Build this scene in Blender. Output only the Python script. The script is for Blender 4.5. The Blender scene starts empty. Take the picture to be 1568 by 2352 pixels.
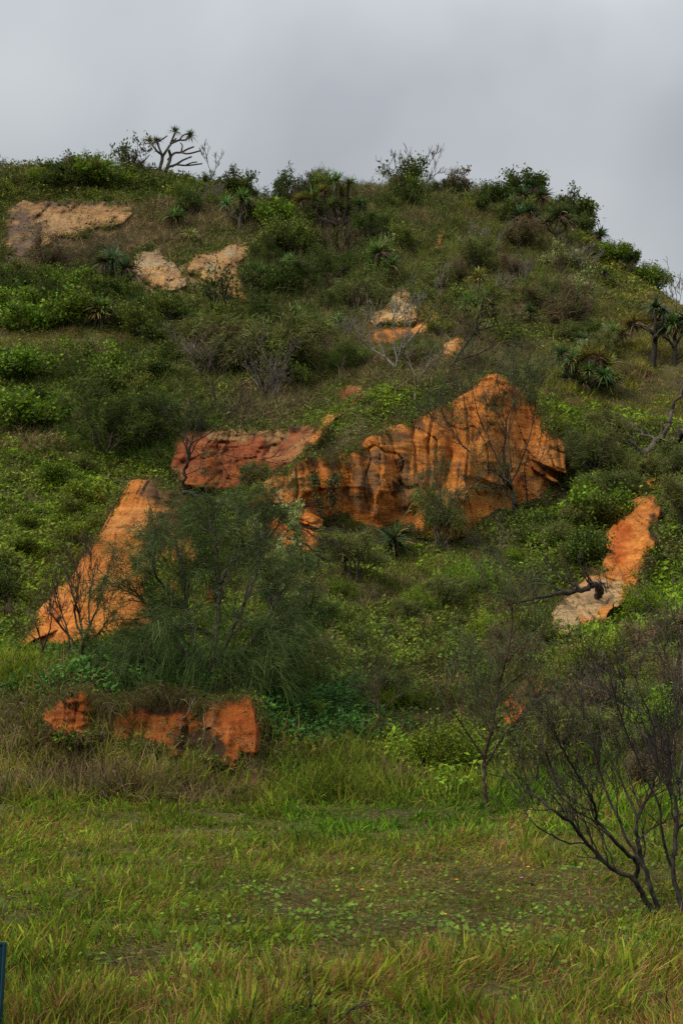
import bpy, math, random
import numpy as np
from mathutils import Vector, Matrix

SC = bpy.context.scene
COL = SC.collection
rng = np.random.default_rng(7)
random.seed(7)

# ------------------------------------------------------------------ camera
PITCH = math.radians(7.0)
CAM_H = 1.8
FPX = 3000.0            # focal length in the units of a 1568 x 2352 picture
cam_d = bpy.data.cameras.new("camera")
cam = bpy.data.objects.new("camera", cam_d)
COL.objects.link(cam)
cam.location = (0, 0, CAM_H)
cam.rotation_euler = (math.radians(90) + PITCH, 0, 0)
cam_d.sensor_fit = 'VERTICAL'
cam_d.sensor_height = 36.0
cam_d.lens = 36.0 * FPX / 2352.0
cam_d.clip_start = 0.1
cam_d.clip_end = 3000
SC.camera = cam

# ------------------------------------------------------------------ sky and light
SUN_EL, SUN_AZ = math.radians(44), math.radians(238)
wd = bpy.data.worlds.new("World")
SC.world = wd
wd.use_nodes = True
nt = wd.node_tree
nt.nodes.clear()
N = nt.nodes.new
L = nt.links.new
out = N('ShaderNodeOutputWorld')
bg = N('ShaderNodeBackground')
sky = N('ShaderNodeTexSky')
sky.sky_type = 'NISHITA'
sky.sun_disc = False
sky.sun_elevation = SUN_EL
sky.sun_rotation = SUN_AZ
sky.dust_density = 4.0
tc = N('ShaderNodeTexCoord')
sep = N('ShaderNodeSeparateXYZ')
L(tc.outputs['Generated'], sep.inputs[0])
mp = N('ShaderNodeMapping')
mp.inputs['Location'].default_value = (0.32, 0.1, 0.4)
mp.inputs['Scale'].default_value = (1.0, 1.0, 1.1)
L(tc.outputs['Generated'], mp.inputs[0])
n1 = N('ShaderNodeTexNoise')
n1.inputs['Scale'].default_value = 3.2
n1.inputs['Detail'].default_value = 4
n1.inputs['Roughness'].default_value = 0.45
n1.inputs['Distortion'].default_value = 0.2
L(mp.outputs[0], n1.inputs['Vector'])
cr = N('ShaderNodeValToRGB')          # cloud brightness across the overcast
cr.color_ramp.elements[0].position = 0.33
cr.color_ramp.elements[0].color = (3.4, 3.62, 3.85, 1)
cr.color_ramp.elements[1].position = 0.66
cr.color_ramp.elements[1].color = (5.4, 5.6, 5.8, 1)
L(n1.outputs['Fac'], cr.inputs[0])
zr = N('ShaderNodeMapRange')          # an overcast sky is brightest overhead
zr.inputs[1].default_value = 0.32
zr.inputs[2].default_value = 0.95
zr.inputs[3].default_value = 1.0
zr.inputs[4].default_value = 2.2
L(sep.outputs[2], zr.inputs[0])
mul = N('ShaderNodeVectorMath')
mul.operation = 'SCALE'
L(cr.outputs[0], mul.inputs[0])
L(zr.outputs[0], mul.inputs['Scale'])
mx = N('ShaderNodeMix')
mx.data_type = 'RGBA'
mx.inputs[0].default_value = 0.93
L(sky.outputs[0], mx.inputs[6])
L(mul.outputs[0], mx.inputs[7])
L(mx.outputs[2], bg.inputs[0])
bg.inputs[1].default_value = 0.096
L(bg.outputs[0], out.inputs[0])

sl = bpy.data.lights.new("sun", 'SUN')
sl.energy = 2.4
sl.angle = math.radians(18)
sl.color = (1.0, 0.89, 0.70)
so = bpy.data.objects.new("sun", sl)
COL.objects.link(so)
so.rotation_euler = (math.radians(90) - SUN_EL, 0, math.radians(180) - SUN_AZ)

SC.view_settings.view_transform = 'Standard'
SC.view_settings.look = 'None'
SC.view_settings.exposure = 0.27
SC.view_settings.gamma = 1.0
SC.view_settings.use_curve_mapping = False
SC.cycles.max_bounces = 5
SC.cycles.diffuse_bounces = 2
SC.cycles.glossy_bounces = 2
SC.cycles.transmission_bounces = 3
SC.cycles.transparent_max_bounces = 4
SC.cycles.use_denoising = False

# ------------------------------------------------------------------ picture <-> place
cP, sP = math.cos(PITCH), math.sin(PITCH)


def P3(px, py, d):
    """the point d metres north of the camera on the ray of picture point (px, py)"""
    px, py, d = np.broadcast_arrays(np.asarray(px, float), np.asarray(py, float), np.asarray(d, float))
    cx = (px - 784.0) / FPX
    a = (1176.0 - py) / FPX
    dy = cP - a * sP
    dz = sP + a * cP
    return np.stack([cx / dy * d, d, CAM_H + dz / dy * d], -1)


def proj(p):
    p = np.asarray(p, float)
    z = p[..., 2] - CAM_H
    yc = p[..., 1] * cP + z * sP
    zc = -p[..., 1] * sP + z * cP
    yc = np.maximum(yc, 0.05)
    return 784 + FPX * p[..., 0] / yc, 1176 - FPX * zc / yc


# ------------------------------------------------------------------ noise
def _h(ix, iy, iz):
    ix = ix.astype(np.int64).astype(np.uint32)
    iy = iy.astype(np.int64).astype(np.uint32)
    iz = iz.astype(np.int64).astype(np.uint32)
    h = ix * np.uint32(374761393) + iy * np.uint32(668265263) + iz * np.uint32(2147483647 - 58)
    h = (h ^ (h >> np.uint32(13))) * np.uint32(1274126177)
    h = h ^ (h >> np.uint32(16))
    h = h * np.uint32(2246822519)
    h = h ^ (h >> np.uint32(15))
    return h.astype(np.float64) / 4294967295.0 * 2 - 1


def vnoise(x, y, z):
    x, y, z = np.broadcast_arrays(np.asarray(x, float), np.asarray(y, float), np.asarray(z, float))
    x0, y0, z0 = np.floor(x), np.floor(y), np.floor(z)
    fx, fy, fz = x - x0, y - y0, z - z0
    fx = fx * fx * (3 - 2 * fx)
    fy = fy * fy * (3 - 2 * fy)
    fz = fz * fz * (3 - 2 * fz)
    r = 0
    for dx in (0, 1):
        for dy in (0, 1):
            for dz in (0, 1):
                w = (fx if dx else 1 - fx) * (fy if dy else 1 - fy) * (fz if dz else 1 - fz)
                r = r + w * _h(x0 + dx, y0 + dy, z0 + dz)
    return r


def fbm(x, y, z=0.0, o=4, gain=0.5):
    a, r, f = 1.0, 0, 1.0
    for i in range(o):
        r = r + a * vnoise(np.asarray(x) * f + 17.3 * i, np.asarray(y) * f + 5.1 * i, np.asarray(z) * f + 9.7 * i)
        a *= gain
        f *= 2.03
    return r


# ------------------------------------------------------------------ meshes
class MB:
    """collects faces of one part, then links them as ONE mesh object"""

    def __init__(s):
        s.v, s.q, s.t, s.c, s.n = [], [], [], [], 0

    def add(s, v, quads=None, tris=None, col=(1, 1, 1)):
        v = np.asarray(v, float).reshape(-1, 3)
        c = np.asarray(col, float)
        if c.ndim == 1:
            c = np.broadcast_to(c, (len(v), 3))
        if quads is not None and len(quads):
            s.q.append(np.asarray(quads, np.int64) + s.n)
        if tris is not None and len(tris):
            s.t.append(np.asarray(tris, np.int64) + s.n)
        s.v.append(v)
        s.c.append(c)
        s.n += len(v)

    def mesh(s, name, mat, smooth=True):
        me = bpy.data.meshes.new(name)
        v = np.concatenate(s.v)
        c = np.concatenate(s.c)
        q = np.concatenate(s.q) if s.q else np.zeros((0, 4), np.int64)
        t = np.concatenate(s.t) if s.t else np.zeros((0, 3), np.int64)
        me.vertices.add(len(v))
        me.vertices.foreach_set('co', v.astype(np.float32).ravel())
        loops = np.concatenate([q.ravel(), t.ravel()]).astype(np.int32)
        me.loops.add(len(loops))
        me.loops.foreach_set('vertex_index', loops)
        nf = len(q) + len(t)
        me.polygons.add(nf)
        ls = np.concatenate([np.arange(len(q)) * 4, len(q) * 4 + np.arange(len(t)) * 3]).astype(np.int32)
        me.polygons.foreach_set('loop_start', ls)
        me.update(calc_edges=True)
        at = me.color_attributes.new('Col', 'FLOAT_COLOR', 'POINT')
        cc = np.ones((len(v), 4), np.float32)
        cc[:, :3] = c
        at.data.foreach_set('color', cc.ravel())
        if smooth:
            me.polygons.foreach_set('use_smooth', np.ones(nf, bool))
        me.materials.append(mat)
        me.validate(clean_customdata=False)
        return me

    def build(s, name, mat, parent=None, smooth=True, loc=None):
        me = s.mesh(name, mat, smooth)
        o = bpy.data.objects.new(name, me)
        COL.objects.link(o)
        if parent is not None:
            o.parent = parent
        if loc is not None:
            o.location = loc
        return o


def tag(o, label, cat, group=None, kind=None):
    o['label'] = label
    o['category'] = cat
    if group:
        o['group'] = group
    if kind:
        o['kind'] = kind
    return o


def thing(name, label, cat, loc=(0, 0, 0), rz=0.0, group=None):
    o = bpy.data.objects.new(name, None)
    o.empty_display_size = 0.2
    COL.objects.link(o)
    o.location = tuple(float(c) for c in loc)
    o.rotation_euler = (0, 0, rz)
    return tag(o, label, cat, group)


def dup(root, loc, rz, scale, label, group=None, cat=None):
    """a copy of a thing with copies of its parts and sub-parts"""
    r = root.copy()
    COL.objects.link(r)
    r.location = tuple(float(c) for c in loc)
    r.rotation_euler = (0, 0, rz)
    r.scale = (scale,) * 3 if np.isscalar(scale) else scale
    r['label'] = label
    if cat:
        r['category'] = cat
    if group:
        r['group'] = group
    elif 'group' in r:
        del r['group']
    for ch in list(root.children):
        c = ch.copy()
        COL.objects.link(c)
        c.parent = r
        for g in list(ch.children):
            d = g.copy()
            COL.objects.link(d)
            d.parent = c
    return r


def unit(v):
    return v / np.maximum(np.linalg.norm(v, axis=-1, keepdims=True), 1e-9)


def strips(mb, P, D, Ln, W, droop, c0, c1, S=3, tipw=0.12, side=None, belly=0.0):
    """blades, needles and strap leaves: P start, D direction, droop bends them down"""
    n = len(P)
    if n == 0:
        return
    D = unit(D)
    Ln = np.broadcast_to(Ln, (n,))
    W = np.broadcast_to(W, (n,))
    droop = np.broadcast_to(droop, (n,))
    if side is None:
        r = rng.normal(size=(n, 3))
        r[:, 2] *= 0.3
        side = unit(np.cross(D, r))
    vs, cs = [], []
    c0 = np.broadcast_to(c0, (n, 3))
    c1 = np.broadcast_to(c1, (n, 3))
    for k in range(S + 1):
        t = k / S
        p = P + D * (Ln * t)[:, None]
        p[:, 2] -= droop * Ln * t * t
        w = W * 0.5 * ((1 - t) + tipw * t + belly * math.sin(math.pi * t))
        vs += [p - side * w[:, None], p + side * w[:, None]]
        cs += [c0 * (1 - t) + c1 * t] * 2
    V = np.stack(vs, 1).reshape(-1, 3)
    C = np.stack(cs, 1).reshape(-1, 3)
    base = (np.arange(n) * (2 * (S + 1)))[:, None]
    q = np.concatenate([base + np.array([[2 * k, 2 * k + 1, 2 * k + 3, 2 * k + 2]]) for k in range(S)], 0)
    mb.add(V, quads=q, col=C)


def leaves(mb, P, A, Nn, Ln, W, col, fold=0.25):
    """broad leaves: two triangles folded along the midrib"""
    n = len(P)
    if n == 0:
        return
    A = unit(A)
    Sd = unit(np.cross(A, Nn))
    Nn = unit(np.cross(Sd, A))
    Ln = np.broadcast_to(Ln, (n,))[:, None]
    W = np.broadcast_to(W, (n,))[:, None]
    m = P + A * Ln * 0.45 + Nn * W * fold
    V = np.stack([P, m - Sd * W * 0.5, P + A * Ln, m + Sd * W * 0.5], 1).reshape(-1, 3)
    C = np.repeat(np.broadcast_to(col, (n, 3)), 4, 0)
    b = (np.arange(n) * 4)[:, None]
    mb.add(V, tris=np.concatenate([b + np.array([[0, 1, 2]]), b + np.array([[0, 2, 3]])], 0), col=C)


def tube(mb, pts, rad, k=5, col=(1, 1, 1)):
    pts = np.asarray(pts, float)
    m = len(pts)
    rad = np.broadcast_to(np.asarray(rad, float), (m,))
    T = np.gradient(pts, axis=0)
    T = unit(T)
    ref = np.array([0.31, 0.17, 0.93]) if abs(T[:, 2]).mean() < 0.9 else np.array([1.0, 0.13, 0.0])
    u = unit(np.cross(T, ref))
    w = np.cross(T, u)
    a = np.arange(k) / k * 2 * math.pi
    V = (pts[:, None, :] + rad[:, None, None] * (np.cos(a)[None, :, None] * u[:, None, :] + np.sin(a)[None, :, None] * w[:, None, :]))
    V = V.reshape(-1, 3)
    i = np.arange(m - 1)[:, None] * k
    j = np.arange(k)[None, :]
    j2 = (j + 1) % k
    q = np.stack([i + j, i + j2, i + k + j2, i + k + j], -1).reshape(-1, 4)
    V = np.concatenate([V, pts[-1:] + T[-1:] * rad[-1]])
    tip = m * k
    b = (m - 1) * k
    t = np.array([[b + x, b + (x + 1) % k, tip] for x in range(k)])
    mb.add(V, quads=q, tris=t, col=col)


def smooth_line(pts, n):
    """Catmull-Rom through the points"""
    pts = np.asarray(pts, float)
    if len(pts) < 3:
        t = np.linspace(0, 1, n)[:, None]
        return pts[0] * (1 - t) + pts[-1] * t
    e = np.concatenate([[2 * pts[0] - pts[1]], pts, [2 * pts[-1] - pts[-2]]])
    u = np.linspace(0, len(pts) - 1 - 1e-6, n)
    i = u.astype(int)
    f = (u - i)[:, None]
    a, b, c, d = e[i], e[i + 1], e[i + 2], e[i + 3]
    return 0.5 * (2 * b + (c - a) * f + (2 * a - 5 * b + 4 * c - d) * f ** 2 + (3 * b - a - 3 * c + d) * f ** 3)


# ------------------------------------------------------------------ materials
def new_mat(name):
    m = bpy.data.materials.new(name)
    m.use_nodes = True
    m.node_tree.nodes.clear()
    return m, m.node_tree, m.node_tree.nodes.new, m.node_tree.links.new


def leaf_mat(name, rough=0.55, trans=0.25, spec=0.25, vary=0.35, scale=3.0, gain=1.6):
    m, t, N, L = new_mat(name)
    o = N('ShaderNodeOutputMaterial')
    at = N('ShaderNodeAttribute')
    at.attribute_name = 'Col'
    oi = N('ShaderNodeObjectInfo')
    tc = N('ShaderNodeNewGeometry')
    no = N('ShaderNodeTexNoise')
    no.inputs['Scale'].default_value = scale
    no.inputs['Detail'].default_value = 3
    L(tc.outputs['Position'], no.inputs['Vector'])
    mr = N('ShaderNodeMapRange')
    mr.inputs[1].default_value = 0.3
    mr.inputs[2].default_value = 0.7
    mr.inputs[3].default_value = gain * (1 - vary)
    mr.inputs[4].default_value = gain * (1 + vary)
    L(no.outputs['Fac'], mr.inputs[0])
    hs = N('ShaderNodeHueSaturation')
    hr = N('ShaderNodeMapRange')
    hr.inputs[3].default_value = 0.485
    hr.inputs[4].default_value = 0.515
    L(oi.outputs['Random'], hr.inputs[0])
    L(hr.outputs[0], hs.inputs['Hue'])
    L(mr.outputs[0], hs.inputs['Value'])
    L(at.outputs['Color'], hs.inputs['Color'])
    pb = N('ShaderNodeBsdfPrincipled')
    pb.inputs['Roughness'].default_value = rough
    pb.inputs['Specular IOR Level'].default_value = spec
    L(hs.outputs[0], pb.inputs['Base Color'])
    tr = N('ShaderNodeBsdfTranslucent')
    L(hs.outputs[0], tr.inputs['Color'])
    mx = N('ShaderNodeMixShader')
    mx.inputs[0].default_value = trans
    L(pb.outputs[0], mx.inputs[1])
    L(tr.outputs[0], mx.inputs[2])
    L(mx.outputs[0], o.inputs[0])
    return m


def bark_mat(name, c0, c1, scale=14.0):
    m, t, N, L = new_mat(name)
    o = N('ShaderNodeOutputMaterial')
    tc = N('ShaderNodeNewGeometry')
    no = N('ShaderNodeTexNoise')
    no.inputs['Scale'].default_value = scale
    no.inputs['Detail'].default_value = 5
    L(tc.outputs['Position'], no.inputs['Vector'])
    cr = N('ShaderNodeValToRGB')
    cr.color_ramp.elements[0].position = 0.35
    cr.color_ramp.elements[0].color = (*c0, 1)
    cr.color_ramp.elements[1].position = 0.68
    cr.color_ramp.elements[1].color = (*c1, 1)
    L(no.outputs['Fac'], cr.inputs[0])
    pb = N('ShaderNodeBsdfPrincipled')
    pb.inputs['Roughness'].default_value = 0.8
    pb.inputs['Specular IOR Level'].default_value = 0.2
    L(cr.outputs[0], pb.inputs['Base Color'])
    bp = N('ShaderNodeBump')
    bp.inputs['Strength'].default_value = 0.5
    bp.inputs['Distance'].default_value = 0.02
    L(no.outputs['Fac'], bp.inputs['Height'])
    L(bp.outputs[0], pb.inputs['Normal'])
    L(pb.outputs[0], o.inputs[0])
    return m


M_GRASS = leaf_mat("grass_blades", 0.55, 0.3, 0.05, 0.3, 1.3, 1.38)
M_LEAF = leaf_mat("broad_leaves", 0.5, 0.24, 0.08, 0.35, 1.2, 1.65)
M_FINE = leaf_mat("needle_foliage", 0.65, 0.2, 0.06, 0.3, 1.5)
M_STRAP = leaf_mat("strap_leaves", 0.45, 0.2, 0.15, 0.25, 2.0, 1.15)
M_DEAD = leaf_mat("dead_leaves", 0.8, 0.1, 0.1, 0.3, 4.0)
M_BARK = bark_mat("grey_bark", (0.035, 0.028, 0.022), (0.13, 0.11, 0.09))
M_DARK = bark_mat("charred_bark", (0.011, 0.009, 0.008), (0.055, 0.046, 0.04), 20)
M_PALE = bark_mat("pale_bark", (0.08, 0.07, 0.06), (0.24, 0.21, 0.18))
M_TWIG = bark_mat("brown_twigs", (0.03, 0.02, 0.014), (0.11, 0.075, 0.05))


def earth_mat(name, kind):
    """clay and soil: the vertex colour gives the kind of earth, noise its beds, stains, grains and painted crevice shade"""
    m, t, N, L = new_mat(name)
    o = N('ShaderNodeOutputMaterial')
    at = N('ShaderNodeAttribute')
    at.attribute_name = 'Col'
    g = N('ShaderNodeNewGeometry')
    # bedding: noise flattened into layers
    mp = N('ShaderNodeMapping')
    mp.inputs['Scale'].default_value = (1.0, 1.0, 3.6) if kind == 'clay' else (1, 1, 1)
    mp.inputs['Rotation'].default_value = (0.0, math.radians(4), 0)
    L(g.outputs['Position'], mp.inputs[0])
    nb = N('ShaderNodeTexNoise')
    nb.inputs['Scale'].default_value = 1.6
    nb.inputs['Detail'].default_value = 7
    nb.inputs['Roughness'].default_value = 0.62
    nb.inputs['Distortion'].default_value = 0.4
    L(mp.outputs[0], nb.inputs['Vector'])
    # run-off streaks: noise stretched upright
    mv = N('ShaderNodeMapping')
    mv.inputs['Scale'].default_value = (5.0, 5.0, 0.55)
    L(g.outputs['Position'], mv.inputs[0])
    ns = N('ShaderNodeTexNoise')
    ns.inputs['Scale'].default_value = 0.8
    ns.inputs['Detail'].default_value = 5
    ns.inputs['Roughness'].default_value = 0.6
    L(mv.outputs[0], ns.inputs['Vector'])
    nf = N('ShaderNodeTexNoise')
    nf.inputs['Scale'].default_value = 11
    nf.inputs['Roughness'].default_value = 0.7
    nf.inputs['Detail'].default_value = 7
    L(g.outputs['Position'], nf.inputs['Vector'])

    def rng_(src, a, b, lo, hi):
        r = N('ShaderNodeMapRange')
        r.inputs[1].default_value = a
        r.inputs[2].default_value = b
        r.inputs[3].default_value = lo
        r.inputs[4].default_value = hi
        L(src, r.inputs[0])
        return r.outputs[0]
    hs = N('ShaderNodeHueSaturation')
    L(at.outputs['Color'], hs.inputs['Color'])
    v1 = rng_(nb.outputs['Fac'], 0.3, 0.7, 0.74, 1.24)
    v2 = rng_(ns.outputs['Fac'], 0.3, 0.7, 0.78, 1.18)
    v3 = rng_(nf.outputs['Fac'], 0.3, 0.7, 0.72, 1.26)
    mu = N('ShaderNodeMath'); mu.operation = 'MULTIPLY'
    L(v1, mu.inputs[0]); L(v2, mu.inputs[1])
    mu2 = N('ShaderNodeMath'); mu2.operation = 'MULTIPLY'
    L(mu.outputs[0], mu2.inputs[0]); L(v3, mu2.inputs[1])
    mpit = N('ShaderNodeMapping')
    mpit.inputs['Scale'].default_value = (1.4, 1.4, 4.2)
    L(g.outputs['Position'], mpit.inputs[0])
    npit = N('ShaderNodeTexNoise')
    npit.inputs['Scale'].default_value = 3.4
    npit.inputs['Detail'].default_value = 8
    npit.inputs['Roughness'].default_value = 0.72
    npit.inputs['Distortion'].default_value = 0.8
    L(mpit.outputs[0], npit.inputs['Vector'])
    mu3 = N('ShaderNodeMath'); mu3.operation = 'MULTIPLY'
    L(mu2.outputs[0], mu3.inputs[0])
    L(rng_(npit.outputs['Fac'], 0.30, 0.47, 0.70, 1.05), mu3.inputs[1])  # pit noise also darkens the colour: crevice shade painted in
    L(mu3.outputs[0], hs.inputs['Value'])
    L(rng_(nb.outputs['Fac'], 0.3, 0.7, 0.493, 0.507), hs.inputs['Hue'])
    pb = N('ShaderNodeBsdfPrincipled')
    pb.inputs['Roughness'].default_value = 0.9
    pb.inputs['Specular IOR Level'].default_value = 0.12
    L(hs.outputs[0], pb.inputs['Base Color'])
    ad = N('ShaderNodeMath'); ad.operation = 'MULTIPLY_ADD'
    L(nb.outputs['Fac'], ad.inputs[0]); ad.inputs[1].default_value = 1.0
    sm = N('ShaderNodeMath'); sm.operation = 'ADD'
    L(nf.outputs['Fac'], sm.inputs[0]); L(npit.outputs['Fac'], sm.inputs[1])
    L(sm.outputs[0], ad.inputs[2])
    bp = N('ShaderNodeBump')
    bp.inputs['Strength'].default_value = 0.9
    bp.inputs['Distance'].default_value = 0.12 if kind == 'clay' else 0.05
    L(ad.outputs[0], bp.inputs['Height'])
    L(bp.outputs[0], pb.inputs['Normal'])
    L(pb.outputs[0], o.inputs[0])
    return m


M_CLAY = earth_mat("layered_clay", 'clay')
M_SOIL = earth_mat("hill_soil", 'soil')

# ------------------------------------------------------------------ the hill
CT = []          # (px, py, depth) readings turned into ground points


def ct(*a):
    CT.extend(a)


ct((100, 1840, 17.5), (500, 1850, 17.5), (800, 1840, 17.8), (1100, 1900, 15.5), (1400, 1950, 13.5), (1568, 1900, 13.6),
   (50, 1700, 20), (300, 1760, 19.3), (550, 1770, 19.3), (700, 1780, 19.6),
   (100, 1590, 20.8), (300, 1595, 20.9), (450, 1600, 21.0), (600, 1625, 20.8),
   (-20, 1500, 24.2), (150, 1505, 24), (300, 1490, 24.6), (480, 1480, 25.2),
   (750, 1700, 21), (900, 1710, 21.5), (1000, 1650, 23.2), (750, 1500, 27), (900, 1450, 29), (1000, 1350, 33),
   (900, 1240, 37.2), (760, 1320, 33), (650, 1380, 29.5), (1200, 1650, 22), (1300, 1500, 27), (1500, 1600, 21.5),
   (1568, 1500, 23.5), (1400, 1750, 18.3), (1250, 1800, 18.3), (1200, 1250, 36.5), (1330, 1440, 29.5),
   (1450, 1380, 30.8), (1568, 1300, 32), (1500, 1150, 37), (1350, 1200, 37.5), (1320, 1080, 41), (1450, 1000, 44),
   (1300, 950, 45), (1568, 1000, 43), (1500, 850, 51), (1300, 850, 50), (1400, 750, 56), (1568, 800, 53),
   (1250, 700, 58), (1450, 690, 61), (1550, 740, 58),
   (620, 1190, 37.0), (720, 1210, 37.4), (850, 1230, 37.7), (1050, 1245, 37.7), (1200, 1185, 39), (1290, 1120, 40.5),
   (720, 1045, 38.6), (800, 1000, 39.5), (900, 950, 41), (1000, 905, 42.3), (1080, 872, 43),
   (1140, 858, 43.3), (1210, 905, 43.6), (1260, 965, 43.2),
   (480, 1140, 39.5), (560, 1120, 40.2), (450, 978, 44), (560, 980, 44), (680, 985, 43.8), (780, 935, 44), (850, 890, 45),
   (60, 1400, 28.5), (150, 1300, 32.5), (250, 1150, 37.5), (380, 1088, 40), (100, 1150, 37),
   (0, 1250, 33), (0, 1050, 39.5), (200, 1000, 43), (100, 880, 48), (350, 900, 47.5), (550, 900, 47), (700, 860, 48.5),
   (0, 800, 51), (200, 760, 54), (400, 760, 55), (600, 750, 55.5), (800, 750, 55), (950, 800, 52), (1100, 800, 51),
   (0, 650, 60), (150, 620, 62), (300, 640, 61), (450, 650, 60.5), (600, 650, 61), (800, 600, 64), (1000, 600, 64), (1150, 600, 63.5),
   (0, 480, 71), (150, 470, 72), (300, 480, 71), (400, 520, 69), (500, 500, 70.5), (700, 510, 71), (900, 500, 71), (1100, 510, 71), (1250, 540, 68.5),
   (1400, 640, 64.5))
RIDGE = [(0, 402, 78), (100, 396, 80), (200, 396, 80), (300, 402, 80), (400, 420, 79), (500, 440, 78), (600, 478, 77),
         (700, 452, 77), (800, 446, 78), (900, 450, 78), (1000, 455, 78), (1100, 456, 78), (1200, 458, 77), (1300, 482, 76),
         (1360, 548, 73.5), (1430, 602, 70), (1500, 672, 66), (1568, 712, 62.5)]
ct(*RIDGE)
pts = P3([c[0] for c in CT], [c[1] for c in CT], [c[2] for c in CT])
ext = []
for (px, py, d) in RIDGE:
    p = P3(px, py, d)
    ext += [[p[0] * (d + 9) / d, d + 9, p[2] - 0.3], [p[0] * (d + 24) / d, d + 24, p[2] - 2.5]]
for y in (1.0, 6.0, 10.0):
    for x in (-9, -4, 0, 4, 9):
        ext.append([x, y, 0.03 * math.sin(x * 3 + y)])
for (px, py, d) in [(-350, 1840, 18), (-400, 1500, 25), (-400, 1100, 38), (-400, 800, 52), (-400, 600, 64), (-400, 440, 76)]:
    ext.append(list(P3(px, py, d)))
for (px, py, d) in [(2000, 1900, 14), (2000, 1550, 23), (2000, 1250, 33), (2000, 1050, 44), (2000, 920, 53), (2000, 880, 60)]:
    ext.append(list(P3(px, py, d)))
pts = np.concatenate([pts, np.array(ext)])


def tps_fit(x, y, z, lam=0.002):
    n = len(x)
    r2 = (x[:, None] - x) ** 2 + (y[:, None] - y) ** 2
    K = 0.5 * r2 * np.log(r2 + 1e-9) + lam * np.eye(n) * r2.mean()
    A = np.zeros((n + 3, n + 3))
    A[:n, :n] = K
    A[:n, n:] = np.stack([np.ones(n), x, y], 1)
    A[n:, :n] = A[:n, n:].T
    return np.linalg.solve(A, np.concatenate([z, np.zeros(3)]))


def tps_eval(w, x, y, X, Y):
    sh = X.shape
    X, Y = X.ravel(), Y.ravel()
    o = np.empty(len(X))
    for i in range(0, len(X), 40000):
        a, b = X[i:i + 40000], Y[i:i + 40000]
        r2 = (a[:, None] - x) ** 2 + (b[:, None] - y) ** 2
        o[i:i + 40000] = (0.5 * r2 * np.log(r2 + 1e-9)) @ w[:-3] + w[-3] + w[-2] * a + w[-1] * b
    return o.reshape(sh)


w_t = tps_fit(pts[:, 0], pts[:, 1], pts[:, 2], 1e-5)
GX0, GX1, GY0, GY1, GS = -34.0, 34.0, -2.0, 106.0, 0.2
gx = np.arange(GX0, GX1 + 1e-6, GS)
gy = np.arange(GY0, GY1 + 1e-6, GS)
# evaluated coarse (every 0.8 m), then refined: the fit itself is smooth
cxs, cys = gx[::4], gy[::4]
ZC = tps_eval(w_t, pts[:, 0], pts[:, 1], *np.meshgrid(cxs, cys))


def up(Z, xs, ys, X, Y):
    i = np.clip(np.searchsorted(xs, X) - 1, 0, len(xs) - 2)
    j = np.clip(np.searchsorted(ys, Y) - 1, 0, len(ys) - 2)
    fx = np.clip((X - xs[i]) / (xs[i + 1] - xs[i]), 0, 1)
    fy = np.clip((Y - ys[j]) / (ys[j + 1] - ys[j]), 0, 1)
    return (Z[j, i] * (1 - fx) * (1 - fy) + Z[j, i + 1] * fx * (1 - fy) + Z[j + 1, i] * (1 - fx) * fy + Z[j + 1, i + 1] * fx * fy)


MX, MY = np.meshgrid(gx, gy)
GZ = up(ZC, cxs, cys, MX, MY)
rough = np.clip((MY - 15) / 12, 0.12, 1)          # the meadow is smoother than the slope
GZ = GZ + rough * (0.22 * fbm(MX * 0.45, MY * 0.45, 1.0, 3) + 0.09 * fbm(MX * 1.6, MY * 1.6, 4.0, 3))


def gz(x, y):
    """ground height"""
    x = np.asarray(x, float)
    y = np.asarray(y, float)
    u = np.clip((x - GX0) / GS, 0, len(gx) - 1.001)
    v = np.clip((y - GY0) / GS, 0, len(gy) - 1.001)
    i = u.astype(int)
    j = v.astype(int)
    fx, fy = u - i, v - j
    return GZ[j, i] * (1 - fx) * (1 - fy) + GZ[j, i + 1] * fx * (1 - fy) + GZ[j + 1, i] * (1 - fx) * fy + GZ[j + 1, i + 1] * fx * fy


def hitd(px, py):
    """northing at which the ray of a picture point meets the ground (nan: sky)"""
    px = np.atleast_1d(np.asarray(px, float))
    py = np.atleast_1d(np.asarray(py, float))
    r = P3(px, py, 1.0) - np.array([0, 0, CAM_H])
    res = np.full(px.shape, np.nan)
    open_ = np.ones(px.shape, bool)
    prev = 3.0
    for d in np.arange(3.5, 95, 0.35):
        idx = np.nonzero(open_)[0]
        if not len(idx):
            break
        below = CAM_H + r[idx, 2] * d < gz(r[idx, 0] * d, d)
        hit = idx[below]
        if len(hit):
            lo = np.full(len(hit), prev)
            hi = np.full(len(hit), d)
            for _ in range(8):
                mid = (lo + hi) / 2
                b = CAM_H + r[hit, 2] * mid < gz(r[hit, 0] * mid, mid)
                hi = np.where(b, mid, hi)
                lo = np.where(b, lo, mid)
            res[hit] = hi
            open_[hit] = False
        prev = d
    return res


def at(px, py, dmax=85.0):
    """ground point under a picture point; above the ridge, the ridge below it"""
    for k in range(40):
        d = hitd(px, py + k * 4)[0]
        if not math.isnan(d) and d < dmax:
            return P3(px, py + k * 4, d)
    return P3(px, py, 78.0)


def ridged(x, y, z, o=5, gain=0.55):
    a, r, f = 1.0, 0, 1.0
    for i in range(o):
        n = 1 - np.abs(vnoise(np.asarray(x) * f + 3.3 * i, np.asarray(y) * f + 8.1 * i, np.asarray(z) * f + 2.7 * i)) * 1.6
        r = r + a * n
        a *= gain
        f *= 2.1
    return r

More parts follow.
